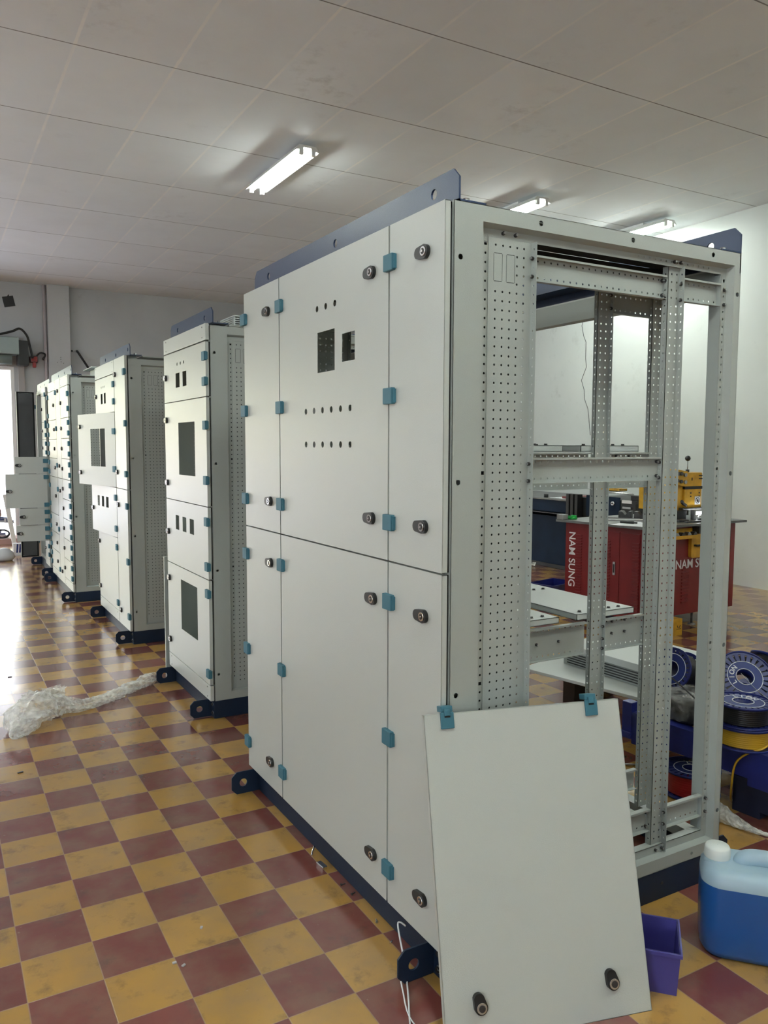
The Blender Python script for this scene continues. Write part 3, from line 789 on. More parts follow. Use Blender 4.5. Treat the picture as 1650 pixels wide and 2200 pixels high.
for uu_, vv in ((.097, .090), (.475, .089)):
    T2 = T @ Matrix.Translation((uu_, vv, 0)) @ Matrix.Rotation(R(12), 4, 'Z')
    mb = MB(); poly = []
    for i in range(13): t = PI+PI*i/12; poly.append((.0175*math.cos(t), .0175*math.sin(t)))
    for i in range(9): t = PI*i/8; poly.append((.0145*math.cos(t), .022+.0135*math.sin(t)))
    mb.prism(poly, T2, -.013, BLACK)
    p0 = T2 @ Vector((0, 0, -.012)); p1 = T2 @ Vector((0, 0, -.017)); mb.cyl(p0, p1, .0135, CHROME, 20)
    p2 = T2 @ Vector((0, 0, -.018)); mb.cyl(p1, p2, .009, DSTEEL, 16)
    mb.build('lock', pn)

# ------------------------------------------------------------------ red bending machine with yellow press head
K = Vector((3.73, 2.70, 0)); dA = Vector((-.13, .9915, 0)); dB = Vector((.9992, .04, 0)); UZ = Vector((0, 0, 1))
nA = Vector((-.9915, -.13, 0)); nB = Vector((.04, -.9992, 0))
rm = thing('busbar_machine', 'red metal machine cabinet with a steel worktop and a yellow press head', 'machine', (0, 0, 0))
rm.location = K
def A_(u, z, w=0): return dA*u+UZ*z+nA*w
def B_(u, z, w=0): return dB*u+UZ*z+nB*w
foot = [Vector((0, 0, 0)), dB*1.21, dB*1.21+dA*.80, dA*.77]
mb = MB(); mb.prism([(p.x, p.y) for p in foot], basis((0, 0, .12), (1, 0, 0), (0, 1, 0)), .745, RED); mb.build('body', rm)
top = [-dB*.05-dA*.06, dB*1.28-dA*.06, dB*1.28+dA*.86, dA*.84-dB*.05]
mb = MB(); mb.prism([(p.x, p.y) for p in top], basis((0, 0, .866), (1, 0, 0), (0, 1, 0)), .02, WORKT); mb.build('worktop', rm)
BA = lambda u, z, w=0: basis(A_(u, z, w), -dA, UZ, nA)
BB = lambda u, z, w=0: basis(B_(u, z, w), dB, UZ, nB)
for u0_, u1_ in ((.012, .200), (.204, .39)):
    mb = MB(); T = BA(u1_, .16); mb.prism(rrect(0, u1_-u0_, 0, .66, .004, 2), T, .008, RED)
    o = mb.build('cabinet_door', rm)
    ul = .028 if u0_ < .1 else .305
    mb = MB()
    for k in range(22):
        z = .19+k*.026; T = BA(ul+.05, z, .008)
        mb.prism([(0, 0), (.062, 0), (.062, .011), (0, .011)], T, .006, RED)
    mb.build('louvers', o)
mb = MB(); mb.prism(rrect(0, .022, 0, .11, .004, 2), BA(.262, .465, .008), .006, STEEL); mb.box(.004, .018, .02, .09, .006, .0075, BLACK, mat=BA(.262, .465, .008)); mb.build('handle', rm)
mb = MB()
for k in range(24): mb.prism(rect(0, .062, 0, .010), BA(.655, .215+k*.0235, .0), .006, RED)
for k in range(11): mb.prism(rect(0, .09, 0, .012), BB(.505, .215+k*.0275, .0), .006, RED)
mb.build('louvers', rm)
text_obj('NAM SUNG', .098, LETTER, 'lettering', rm, basis(A_(.700, .545, .002), (0, 0, -1), -dA, nA), bold=.0010, sx=.95)
text_obj('NAM SUNG', .108, LETTER, 'lettering', rm, basis(B_(.685, .540, .002), dB, UZ, nB), bold=.0010, sx=.95)
mb = MB(); mb.prism(rrect(0, .27, 0, .205, .02), BB(.58, .595, .0), .03, YEL); o = mb.build('yellow_guard', rm)
mb = MB(); mb.tube([B_(.62, .70, .03), B_(.62, .70, .055), B_(.80, .70, .055), B_(.80, .70, .03)], .009, BLACK, 8); mb.build('handle', o)
mb = MB(); mb.box(.62, .86, .80, .862, .0, .07, BLACK, bev=.004, mat=BB(0, 0)); mb.box(.64, .84, .835, .842, .07, .076, STEEL, mat=BB(0, 0)); mb.build('hinge_block', rm)
mb = MB(); mb.box(.25, .62, .772, .778, 0, .10, YEL, mat=BB(0, 0)); mb.box(.25, .62, .778, .800, .096, .10, YEL, mat=BB(0, 0)); mb.box(.25, .62, .778, .845, 0, .004, YEL, mat=BB(0, 0)); tr = mb.build('tool_tray', rm)
mb = MB(); Tb = Matrix.Translation((0, 0, 0))
def mbox(nm, x0, x1, y0, y1, z0, z1, m, bev=.004):
    mb = MB(); mb.box(x0-K.x, x1-K.x, y0-K.y, y1-K.y, z0, z1, m, bev=bev); return mb.build(nm, rm)
# column and head
mbox('press_base', 4.38, 4.56, 2.96, 3.30, .886, .965, BLACK)
col = mbox('press_column', 4.38, 4.60, 3.02, 3.34, .965, 1.19, YEL)
hd = mbox('press_head', 4.575, 4.80, 3.0, 3.26, .985, 1.295, YEL, .008)
mb = MB()
mb.box(-.001, .228, -.005, .27, 0, .026, BLACK, mat=Matrix.Translation((4.573-K.x, 3.0-K.y, 1.148))); mb.build('band', hd)
mb = MB()
for x, z in ((4.655, 1.115), (4.655, 1.085), (4.765, 1.115), (4.765, 1.085)): mb.cyl((x-K.x, 3.0-K.y, z), (x-K.x, 2.995-K.y, z), .007, DSTEEL, 8)
for z in (1.235, 1.262): mb.box(4.755-K.x, 4.801-K.x, 2.998-K.y, 3.02-K.y, z, z+.010, BLACK)
mb.box(4.66-K.x, 4.672-K.x, 2.998-K.y, 3.0-K.y, 1.225, 1.25, BLACK); mb.build('slots', hd)
Ts = basis((4.745-K.x, 2.9985-K.y, 1.045), (1, 0, 0), (0, 0, 1), (0, -1, 0))
mb = MB(); mb.prism(rect(-.037, .037, -.035, .037), Ts, .001, LETTER); sg = mb.build('warning_plate', hd)
mb = MB(); T2 = Ts @ Matrix.Translation((0, 0, .0012)); mb.plate(circ(0, .002, .028, 24), [circ(0, .002, .0225, 24)], T2, .0008, DSTEEL)
mb.prism([(-.018, .018), (-.014, .022), (.018, -.014), (.014, -.018)], T2, .0008, DSTEEL)
mb.prism([(-.008, -.012), (.006, -.014), (.012, -.002), (.010, .010), (.004, .006), (.002, .014), (-.003, .007), (-.009, .010), (-.012, .0)], T2, .0007, DSTEEL); mb.build('symbol', sg)
mbox('foot_plate', 4.53, 4.83, 2.97, 3.28, .968, .985, DSTEEL)
mb = MB(); mb.cyl((4.70-K.x, 3.08-K.y, 1.295), (4.70-K.x, 3.08-K.y, 1.32), .016, BLACK, 10); mb.cyl((4.70-K.x, 3.08-K.y, 1.32), (4.70-K.x, 3.08-K.y, 1.395), .0035, STEEL, 8)
mb.lathe([(.001, -.024), (.014, -.020), (.023, -.008), (.025, .002), (.020, .016), (.010, .024), (.001, .026)], BLACK, Matrix.Translation((4.70-K.x, 3.08-K.y, 1.418)), 16); mb.build('lever', rm)
mb = MB(); Tp = Matrix.Translation((4.50-K.x, 2.97-K.y, 1.25)) @ Matrix.Rotation(R(8), 4, 'Y'); mb.box(-.10, .07, 0, .09, -.068, .068, YEL, bev=.006, mat=Tp); cb_ = mb.build('control_box', rm)
for x, z in ((.03, .032), (-.02, .035), (.04, -.03), (-.012, -.032), (-.06, -.03), (-.06, .03)):
    mb = MB(); mb.cyl(Tp @ Vector((x, 0, z)), Tp @ Vector((x, -.016, z)), .016, DSTEEL if x < 0 else STEEL, 12); mb.build('knob', cb_)
mb = MB(); mb.tube(smooth_path([(4.56-K.x, 2.97-K.y, 1.01), (4.50-K.x, 2.95-K.y, 1.03), (4.46-K.x, 2.93-K.y, 1.05)]), .014, DSTEEL, 8); mb.build('hose_end', rm)
for k, (u_, v_) in enumerate(((.10, .10), (.74, .06), (.14, .72), (1.12, .70))):
    p = dB*u_+dA*v_; mb = MB(); mb.cyl((p.x, p.y, .012), (p.x, p.y, .12), .010, DSTEEL, 10); mb.cyl((p.x, p.y, .0), (p.x, p.y, .014), .035, STEEL, 16, r1=.022); mb.build('levelling_foot', rm)
p = dB*1.10+dA*.07; mb = MB(); mb.cyl((p.x-.02, p.y, .05), (p.x+.02, p.y, .05), .05, BLACK, 18); mb.box(p.x-.03, p.x+.03, p.y-.03, p.y+.03, .085, .12, DSTEEL); mb.build('caster', rm)

def small(name, label, cat, fn, group=None, kind=None):
    mb = MB(); fn(mb); return tag(mb.build(name), label, cat, group, kind)
ZT = .887
t = thing('work_lamp', 'glowing tubular work lamp lying at the foot of the yellow press head', 'lamp', (4.76, 2.92, ZT))
mb = MB(); mb.cyl((-.15, 0, .055), (.16, 0, .055), .014, WORKL, 12); mb.build('tube', t)
mb = MB(); mb.box(-.17, -.15, -.02, .02, 0, .085, STEEL); mb.box(.16, .18, -.02, .02, 0, .085, STEEL); mb.box(-.15, .16, -.004, .018, .076, .085, STEEL); mb.build('bracket', t)
for k, x in enumerate((4.64, 4.70, 4.78)):
    small('steel_punch', ['round steel punch standing below the left end of the glowing work lamp', 'round steel punch standing below the middle of the glowing work lamp', 'wider round steel punch standing below the right of the glowing work lamp'][k], 'tool',
          lambda mb: mb.lathe([(.001, 0), (.017+.005*k, 0), (.017+.005*k, .028), (.011, .030), (.011, .038), (.001, .038)], STEEL, Matrix.Translation((x, 2.885, ZT)), 16), 'punches on the worktop')
small('machine_vice', 'dark steel clamp block lying near the front edge of the steel worktop', 'tool', lambda mb: (mb.box(4.28, 4.40, 2.80, 2.86, ZT, ZT+.018, DSTEEL, bev=.003), mb.box(4.30, 4.50, 2.74, 2.765, ZT, ZT+.012, DSTEEL, bev=.002)))
small('ring_spanner', 'shiny ring spanner at the front edge of the worktop under the lamp', 'tool', lambda mb: (mb.plate(circ(4.60, 2.78, .022, 16), [circ(4.60, 2.78, .013, 16)], Matrix.Translation((0, 0, ZT)), .007, CHROME), mb.box(4.44, 4.58, 2.774, 2.786, ZT, ZT+.006, CHROME)))
for k in range(2):
    x = 4.33-.075*k; y = 3.34+.11*k
    small('vee_die', ['grey steel bending die with a vee notch, right of the pair on the worktop', 'grey steel bending die with a vee notch, left of the pair on the worktop'][k], 'die',
          lambda mb: mb.prism([(0, 0), (.105, 0), (.105, .06), (.085, .06), (.058, .028), (.03, .06), (0, .06)], basis((x-.02, y-.04, ZT), (.55, -.83, 0), (0, 0, 1)), .12, DSTEEL), 'bending dies')
small('flat_bar', 'long flat steel bar lying across the worktop behind the paper', 'bar', lambda mb: mb.box(-.26, .26, -.035, .035, 0, .012, STEEL, mat=Matrix.Translation((3.98, 3.14, ZT)) @ Matrix.Rotation(R(-38), 4, 'Z')))
small('steel_offcut', 'thin bright steel strip lying on the worktop in front of the dies', 'bar', lambda mb: mb.box(-.16, .16, -.012, .012, 0, .010, CHROME, mat=Matrix.Translation((4.10, 3.28, ZT)) @ Matrix.Rotation(R(-52), 4, 'Z')))
def crossed(mb):
    for a_, dx in ((25, 0), (-18, .03), (60, -.02)): mb.box(-.09, .09, -.01, .01, 0, .012, STEEL if a_ > 0 else DSTEEL, bev=.002, mat=Matrix.Translation((4.02+dx, 3.50, ZT+.001*a_/10+.002)) @ Matrix.Rotation(R(a_), 4, 'Z'))
small('spanner_pile', 'heap of small spanners lying on the worktop left of the bending dies', 'tools', crossed, kind='stuff')
def paper(mb):
    P = [(3.60, 2.92), (3.74, 2.71), (3.87, 2.79), (4.02, 2.98), (3.97, 3.06)]
    n_ = 9; vs = []
    mb.prism(P, basis((0, 0, ZT), (1, 0, 0), (0, 1, 0)), .0012, PAPER)
    mb.prism([(3.60, 2.90), (3.70, 2.67), (3.80, 2.70), (3.76, 2.95)], basis((0, 0, ZT+.0013), (1, 0, 0), (0, 1, 0)), .001, PAPER)
small('paper_sheet', 'crumpled white paper sheets lying at the front edge of the steel worktop', 'paper', paper)
small('black_marker', 'black marker lying on the white paper on the worktop', 'pen', lambda mb: (mb.cyl((3.77, 2.97, ZT+.013), (3.815, 2.865, ZT+.013), .010, BLACK, 10), mb.cyl((3.815, 2.865, ZT+.013), (3.825, 2.84, ZT+.013), .007, BLACK, 10)))
small('green_clip', 'small bright green plastic clip at the far left of the steel worktop', 'clip', lambda mb: (mb.box(3.65, 3.72, 3.42, 3.48, ZT, ZT+.014, GREEN, bev=.003), mb.box(3.655, 3.67, 3.42, 3.48, ZT+.014, ZT+.030, GREEN, bev=.002), mb.box(3.70, 3.712, 3.42, 3.48, ZT+.014, ZT+.034, GREEN, bev=.002)))
small('steel_block', 'pale square steel block on the far left corner of the steel worktop', 'block', lambda mb: mb.box(3.57, 3.63, 3.44, 3.52, ZT, ZT+.045, STEEL, bev=.003))
def wedges(k):
    p = K+dB*(.30+.075*k)+nB*.05
    T = basis((p.x, p.y, .779), (1, 0, 0), (0, 0, 1))
    return lambda mb: mb.prism([(0, 0), (.055, 0), (.055, .012), (.03, .045), (.012, .045), (0, .02)], T, .04, DSTEEL if k % 2 else STEEL)
for k in range(4): small('cutting_insert', ['first', 'second', 'third', 'fourth'][k]+' steel insert from the left in the yellow tool tray', 'tool', wedges(k), 'inserts in the yellow tray')
def ybox(mb):
    T = Matrix.Translation((4.00, 2.62, 0)) @ Matrix.Rotation(R(4), 4, 'Z')
    mb.box(-.12, .07, -.06, .06, .126, .134, YEL, bev=.002, mat=T); mb.box(-.12, .07, -.06, -.054, 0, .126, YEL, mat=T)
    mb.box(-.12, .07, .054, .06, 0, .126, YEL, mat=T); mb.box(-.12, .07, -.054, .054, 0, .006, YEL, mat=T)
t = small('yellow_step_box', 'small open ended yellow metal box on the floor under the red machine', 'box', ybox)
mb = MB(); T = Matrix.Translation((4.00, 2.62, 0)) @ Matrix.Rotation(R(4), 4, 'Z') @ basis((.025, -.0605, .05), (1, 0, 0), (0, 0, 1), (0, -1, 0))
mb.prism([(-.03, 0), (.03, 0), (.03, .004), (-.03, .004)], T, .0008, BLACK)
for s in (-1, 1): mb.prism([(s*.002, .01), (s*.008, .008), (s*.024, .030), (s*.018, .034)], T, .0008, BLACK)
mb.build('emblem', t)

# ------------------------------------------------------------------ dark blue machine by the wall
bmn = thing('bending_machine', 'long dark blue machine bench standing by the white wall', 'machine', (5.5, 5.0, 0))
def bb(nm, x0, x1, y0, y1, z0, z1, m, bev=.004, par=None):
    mb = MB(); mb.box(x0-5.5, x1-5.5, y0-5.0, y1-5.0, z0, z1, m, bev=bev); return mb.build(nm, par or bmn)
bb('lower_cabinet', 5.53, 6.35, 5.45, 7.4, .06, .66, BLUEM); bb('plinth', 5.58, 6.30, 4.6, 7.35, 0, .06, BLACK)
bb('lower_cabinet', 5.75, 6.35, 4.6, 5.45, .06, .66, BLUEM)
bb('upper_body', 5.45, 6.40, 5.25, 7.45, .72, .865, BLUEM, .006); bb('tray', 5.42, 6.40, 5.35, 7.45, .70, .712, DSTEEL)
bb('top_plate', 5.43, 6.42, 5.25, 7.46, .866, .884, WORKT)
bb('end_block', 5.45, 6.3, 4.36, 5.25, .66, .93, BLACK); bb('side_panel', 5.44, 5.449, 4.58, 5.1, .72, .96, BLUEM, .001)
o = bb('label_plate', 5.438, 5.448, 4.41, 4.55, .90, .935, LETTER, 0); bb('label_plate', 5.438, 5.448, 4.42, 4.54, .842, .862, STEEL, 0)
bb('end_block', 5.50, 6.2, 4.34, 4.48, .93, .985, BLACK)
mb = MB(); mb.cyl((-.052, -.33, .89), (-.085, -.33, .89), .022, CHROME, 16); mb.cyl((-.085, -.33, .89), (-.09, -.33, .89), .010, BLACK, 12); mb.build('key_switch', bmn)
for k in range(3):
    bb('clamp_arm', 5.36, 5.44, 5.16+.072*k, 5.21+.072*k, .62, .965, BLACK, .005)
small('rod_bundle', 'bundle of long bright steel rods lying on the dark blue machine', 'rods', lambda mb: [mb.cyl((5.52+.025*k, 4.46+.04*k, .997+.004*(k % 2)), (5.50+.025*k, 5.10, 1.004+.004*(k % 2)), .008, [STEEL, CHROME, DSTEEL][k % 3], 6) for k in range(8)], kind='stuff')
small('yellow_tool_case', 'small yellow tool case lying on the rods on the dark blue machine', 'case', lambda mb: (mb.box(5.60, 5.72, 4.82, 5.05, 1.018, 1.050, YEL, bev=.004), mb.box(5.60, 5.72, 4.74, 4.82, 1.018, 1.045, DSTEEL, bev=.004)))
small('paper_sheet', 'white paper lying on the left part of the dark blue machine top', 'paper', lambda mb: mb.prism([(5.5, 5.32), (5.60, 5.30), (5.75, 5.80), (5.55, 5.85)], basis((0, 0, .885), (1, 0, 0), (0, 1, 0)), .003, PAPER))
small('red_tape_measure', 'red and black hand tool lying on the paper on the blue machine', 'tool', lambda mb: (mb.box(5.54, 5.60, 5.48, 5.62, .889, .915, RED, bev=.005), mb.box(5.54, 5.60, 5.40, 5.48, .889, .905, BLACK, bev=.005)))
small('rubber_puck', 'small black round rubber puck at the left of the blue machine top', 'puck', lambda mb: mb.cyl((5.55, 5.92, .885), (5.55, 5.92, .925), .028, BLACK, 14))
for k, (m_, y_) in enumerate(((MAROON, 5.30), (BROWNR, 5.33))):
    small('maroon_glove', ['crumpled maroon glove on the blue machine beside the black clamp arms', 'red cloth on the blue machine behind the clamp arms'][k], 'glove', lambda mb: mb.box(5.50+.12*k, 5.60+.12*k, y_-.02, y_+.07, .886, .93, m_, bev=.012))
def crate(mb):
    for b in ((0, .42, 0, .006, 0, .12), (0, .42, .294, .30, 0, .12), (0, .006, .006, .294, 0, .12), (.414, .42, .006, .294, 0, .12), (0.006, .414, .006, .294, 0, .006), (-.008, .428, -.008, .0, .105, .12), (-.008, 0, 0, .308, .105, .12)):
        mb.box(*b, PALLET)
o = small('blue_crate', 'empty dark blue plastic crate on the floor behind the grey shelf', 'crate', crate); o.location = (4.22, 4.28, 0); o.rotation_euler = (0, 0, R(12))
o = small('plastic_scrap', 'small heap of clear plastic scraps on the floor by the blue machine', 'scraps', lambda mb: [mb.quad([Vector((random.uniform(-.1, .1), random.uniform(-.06, .06), random.uniform(.002, .05))) for _ in range(4)], FILM) for k in range(14)], kind='stuff'); o.location = (5.40, 6.05, 0)

# ------------------------------------------------------------------ white panels stacked on the floor behind cabinet 1
def T_at(x, y, z, a): return Matrix.Translation((x, y, z)) @ Matrix.Rotation(R(a), 4, 'Z')
tp = T_at(1.915, 1.03, 0, 12.3)
small('timber_batten', 'dark timber batten on the floor carrying the near end of the white panels', 'batten', lambda mb: mb.box(.30, .72, .12, .20, 0, .225, paint('dark_timber', (.05, .035, .025), .8), mat=tp))
small('timber_batten', 'dark timber batten on the floor carrying the far end of the white panels', 'batten', lambda mb: mb.box(.30, .72, .60, .68, 0, .225, bpy.data.materials['dark_timber'], mat=tp))
small('steel_sheet', 'lowest flat white steel panel of the stack on the floor', 'panel', lambda mb: mb.box(0, .80, 0, .76, .226, .244, WHITE, bev=.003, mat=tp), 'white panels stacked on the floor')
tq = T_at(2.06, 1.06, 0, 3)
def louvre(mb):
    mb.box(.0, .46, .02, .66, .245, .330, GREYF, bev=.002, mat=tq)
    for k in range(5): mb.box(-.003, .003, .05, .63, .256+k*.014, .262+k*.014, BLACK, mat=tq)
    for k in range(5): mb.box(.03, .43, .012, .021, .256+k*.014, .262+k*.014, BLACK, mat=tq)
small('louvred_cover', 'grey louvred cover lying between the white panels of the stack', 'cover', louvre)
def upper(mb):
    mb.box(-.02, .49, -.04, .66, .331, .370, WHITE, bev=.003, mat=tq)
    for x, y in ((.44, .04), (.44, .58), (.04, .04)): mb.cyl(tq @ Vector((x, y, .37)), tq @ Vector((x, y, .371)), .006, BLACK, 8)
small('steel_sheet', 'topmost white steel panel of the stack, lying on the louvred cover', 'panel', upper, 'white panels stacked on the floor')

# ------------------------------------------------------------------ pallets and cable spools
tp = T_at(1.585, .78, 0, -84)        # u runs towards the camera side (-y), v to +x
def pallet(z0, z1, U0, U1, V0, V1, m):
    def f(mb):
        hs = []; u = U0+.04
        while u < U1-.07:
            v = V0+.06
            while v < V1-.10: hs.append(rect(u, u+.045, v, v+.085)); v += .12
            u += .07
        mb.plate(rect(U0, U1, V0, V1), hs, tp @ Matrix.Translation((0, 0, z1-.012)), .012, m)
        for a, b, c, d in ((U0, U1, V0, V0+.015), (U0, U0+.015, V0, V1), (U1-.015, U1, V0, V1), (U0, U1, V1-.015, V1)): mb.box(a, b, c, d, z0+.03, z1-.012, m, mat=tp)
        for uu_ in (U0, (U0+U1)/2-.06, U1-.12):
            for vv in (V0, (V0+V1)/2-.06, V1-.12): mb.box(uu_, uu_+.12, vv, vv+.12, z0, z0+.03, m, mat=tp)
    return f
small('plastic_pallet', 'dark lower pallet on the floor under the blue plastic pallet', 'pallet', pallet(0, .150, .47, 1.15, .06, 1.05, paint('pallet_dark', (.012, .018, .05), .5)))
small('plastic_pallet', 'upper blue plastic pallet carrying the cable spools', 'pallet', pallet(.151, .298, 0, 1.25, .0, 1.15, PALLET))
t = small('pallet_corner_post', 'dark blue plastic corner piece standing at the left end of the blue pallet', 'post', lambda mb: (mb.box(-.055, -.002, .0, .05, .20, .34, PALLET, bev=.003, mat=tp), mb.box(-.062, -.002, -.005, .055, .17, .20, PALLET, bev=.003, mat=tp)))


def spool(label, loc, rot, fr, hr, w, wire, wr=.85, word=True, ta=0, group='cable spools'):
    t = thing('cable_spool', label, 'spool', loc, rot, group)
    for k in (0, 1):
        mb = MB(); hs = [circ(0, 0, hr*.62, 24)]
        n_ = 24
        for i in range(n_):
            a0 = 2*PI*i/n_; r0_, r1_ = fr*.62, fr*.88; w0, w1 = .022, .050
            hs.append([(r0_*math.cos(a0-w0), r0_*math.sin(a0-w0)), (r1_*math.cos(a0-w1), r1_*math.sin(a0-w1)), (r1_*math.cos(a0+w1), r1_*math.sin(a0+w1)), (r0_*math.cos(a0+w0), r0_*math.sin(a0+w0))])
        z = 0 if k == 0 else w-.005
        mb.plate([(fr*math.cos(2*PI*i/48), fr*math.sin(2*PI*i/48)) for i in range(48)], hs, Matrix.Translation((0, 0, z)), .005, SPOOLB)
        zo = z-.003 if k == 0 else z+.002
        mb.lathe([(fr-.004, zo), (fr+.002, zo), (fr+.002, zo+.008), (fr-.004, zo+.008)], SPOOLB, None, 48, True)
        if k: mb.lathe([(hr*1.28, z+.005), (hr*1.33, z+.005), (hr*1.33, z+.0065), (hr*1.28, z+.0065)], LETTER, None, 40, True); mb.lathe([(hr*.64, z+.005), (hr*.69, z+.005), (hr*.69, z+.0075), (hr*.64, z+.0075)], LETTER, None, 40, True); mb.lathe([(hr*.7, z+.005), (hr*1.27, z+.005)], SPOOLL, Matrix.Translation((0, 0, .0006)), 40)
        fo_ = mb.build('flange', t)
        if k and word:
            for i, ch in enumerate('LION'):
                a = R(128+ta-i*25); text_obj(ch, hr*.52, LETTER, 'lettering', fo_, basis((hr*.98*math.cos(a), hr*.98*math.sin(a), z+.0065), (math.sin(a), -math.cos(a), 0), (math.cos(a), math.sin(a), 0)), bold=.0006)
    mb = MB(); mb.lathe([(hr*.62, 0), (hr*.62, w), (hr*.70, w), (hr*.70, 0)], SPOOLB, None, 24, True); mb.build('hub', t)
    mb = MB(); pr = [(hr*.7, .006)]; n_ = 9
    for i in range(n_):
        z = .006+(w-.012)*i/n_; z2 = .006+(w-.012)*(i+1)/n_; pr += [(fr*wr, z+.0005), (fr*wr+.0018, (z+z2)/2), (fr*wr, z2-.0005)]
    pr.append((hr*.7, w-.006)); mb.lathe(pr, wire, None, 40); mb.build('wire_winding', t)
    return t
spool('blue spool of yellow cable lying on the near edge of the blue pallet', (1.695, .285, .301), (0, 0, R(20)), .122, .055, .082, WYEL, word=False)
spool('blue spool of black cable lying flat on top of the yellow cable spool', (1.690, .285, .392), (0, 0, R(-62)), .118, .062, .083, WBLACK, wr=.84)
spool('blue spool of black cable standing tilted behind the stacked spools', (2.10, .59, .415), (R(48), R(-14), R(-24)), .128, .060, .06, WBLACK, ta=62)
spool('blue spool of black cable lying on the pallet behind the stacked pair', (1.955, .375, .302), (0, 0, R(50)), .118, .055, .085, WBLACK, word=False)
spool('blue spool leaning at the right edge of the picture behind the others', (2.34, .60, .42), (R(30), R(12), R(70)), .120, .058, .06, WBLACK)
spool('blue spool standing on its rim with its hole facing left', (1.945, .79, .430), (0, R(-70), R(8)), .100, .056, .12, WBLACK, word=False)
spool('blue spool lying at the back of the pallet beside the white panels', (2.16, .76, .302), (0, 0, 0), .10, .05, .06, WBLACK, word=False)
spool('blue spool of red cable lying on the floor in front of the pallets', (1.675, .515, .006), (0, 0, R(-75)), .122, .056, .105, WRED)
# big film wrapped coil
t = thing('wrapped_coil', 'big black cable coil wrapped in clear film on the blue pallet', 'coil', (1.79, .59, .300))
mb = MB(); mb.lathe([(.05, 0), (.132, 0), (.140, .01), (.141, .085), (.132, .10), (.05, .10)], WBLACK, None, 40, True); mb.build('cable_winding', t)
mb = MB(); random.seed(3); seg = 48; rings = []
for j, (r_, z_) in enumerate(((.146, .01), (.148, .05), (.145, .095), (.125, .108), (.09, .112), (.05, .108), (.01, .100))):
    rings.append([mb.bm.verts.new((r_*math.cos(2*PI*k/seg)*(1+random.uniform(-.03, .03)), r_*math.sin(2*PI*k/seg)*(1+random.uniform(-.03, .03)), z_+random.uniform(-.006, .008))) for k in range(seg)])
for A, B in zip(rings, rings[1:]):
    for k in range(seg): mb.bm.faces.new([A[k], A[(k+1) % seg], B[(k+1) % seg], B[k]])
mb.mi(FILM2); mb.build('film_wrap', t)
small('black_cable', 'black loose cable end running over the film wrapped coil', 'cable', lambda mb: mb.tube(smooth_path([(1.72, .68, .47), (1.70, .60, .45), (1.67, .50, .425), (1.655, .43, .40)]), .0035, WBLACK, 6))
small('yellow_cable', 'yellow cable hanging from the yellow spool down to the floor', 'cable', lambda mb: mb.tube(smooth_path([(1.715, .160, .345), (1.665, .168, .318), (1.634, .212, .290), (1.626, .262, .231), (1.628, .279, .127), (1.70, .33, .03), (1.78, .37, .005)], 6), .0045, WYEL, 8))
small('thin_wire', 'thin grey wire looped over the black spools at the right', 'wire', lambda mb: mb.tube(smooth_path([(1.90, .45, .52), (1.80, .30, .50), (1.72, .15, .485), (1.66, .12, .47)], 6), .0012, STEEL, 5))

# ------------------------------------------------------------------ blue liquid jug
jx = Vector((.67, -.742, 0)); jy = Vector((.742, .67, 0))
jug = thing('liquid_jug', 'translucent white jug filled with blue liquid, right of the leaning door', 'jug', (.940, -.335, 0), (0, 0, math.atan2(jx.y, jx.x)))
def ring(mb, L, Wd_, z, r_, n_=6):
    P = rrect(-L, L, -Wd_, Wd_, min(r_, Wd_*.98), n_); return [mb.bm.verts.new((x, y, z)) for x, y in P]
mb = MB(); ib = mb.mi(JUGB); iw = mb.mi(JUGW)
prof = [(.135, .070, 0, .05), (.160, .090, .006, .055), (.170, .098, .025, .06), (.172, .100, .12, .06), (.172, .100, .222, .06), (.172, .100, .2221, .06), (.169, .097, .245, .06), (.158, .085, .262, .05), (.14, .066, .270, .04)]
rs_ = [ring(mb, L, w_, z, r_) for L, w_, z, r_ in prof]
for k, (A, B) in enumerate(zip(rs_, rs_[1:])):
    for i in range(len(A)):
        f = mb.bm.faces.new([A[i], A[(i+1) % len(A)], B[(i+1) % len(A)], B[i]]); f.smooth = True; f.material_index = ib if k < 4 else iw
f = mb.bm.faces.new(rs_[0]); f.material_index = ib; f = mb.bm.faces.new(rs_[-1]); f.material_index = iw
mb.build('body', jug)
mb = MB(); mb.tube(smooth_path([(-.055, 0, .245), (-.052, 0, .272), (-.025, 0, .284), (.04, 0, .284), (.11, 0, .280), (.150, 0, .262), (.160, 0, .235)], 6), [.026]*37, JUGW, 12); mb.build('handle', jug)
mb = MB(); mb.cyl((-.125, -.0, .240), (-.125, -.0, .275), .038, JUGW, 24); mb.build('neck', jug)
mb = MB(); mb.lathe([(.001, 0), (.037, 0), (.0385, .004), (.0365, .030), (.033, .036), (.001, .037)], CAPW, Matrix.Translation((-.125, 0, .273)), 32); mb.build('cap', jug)

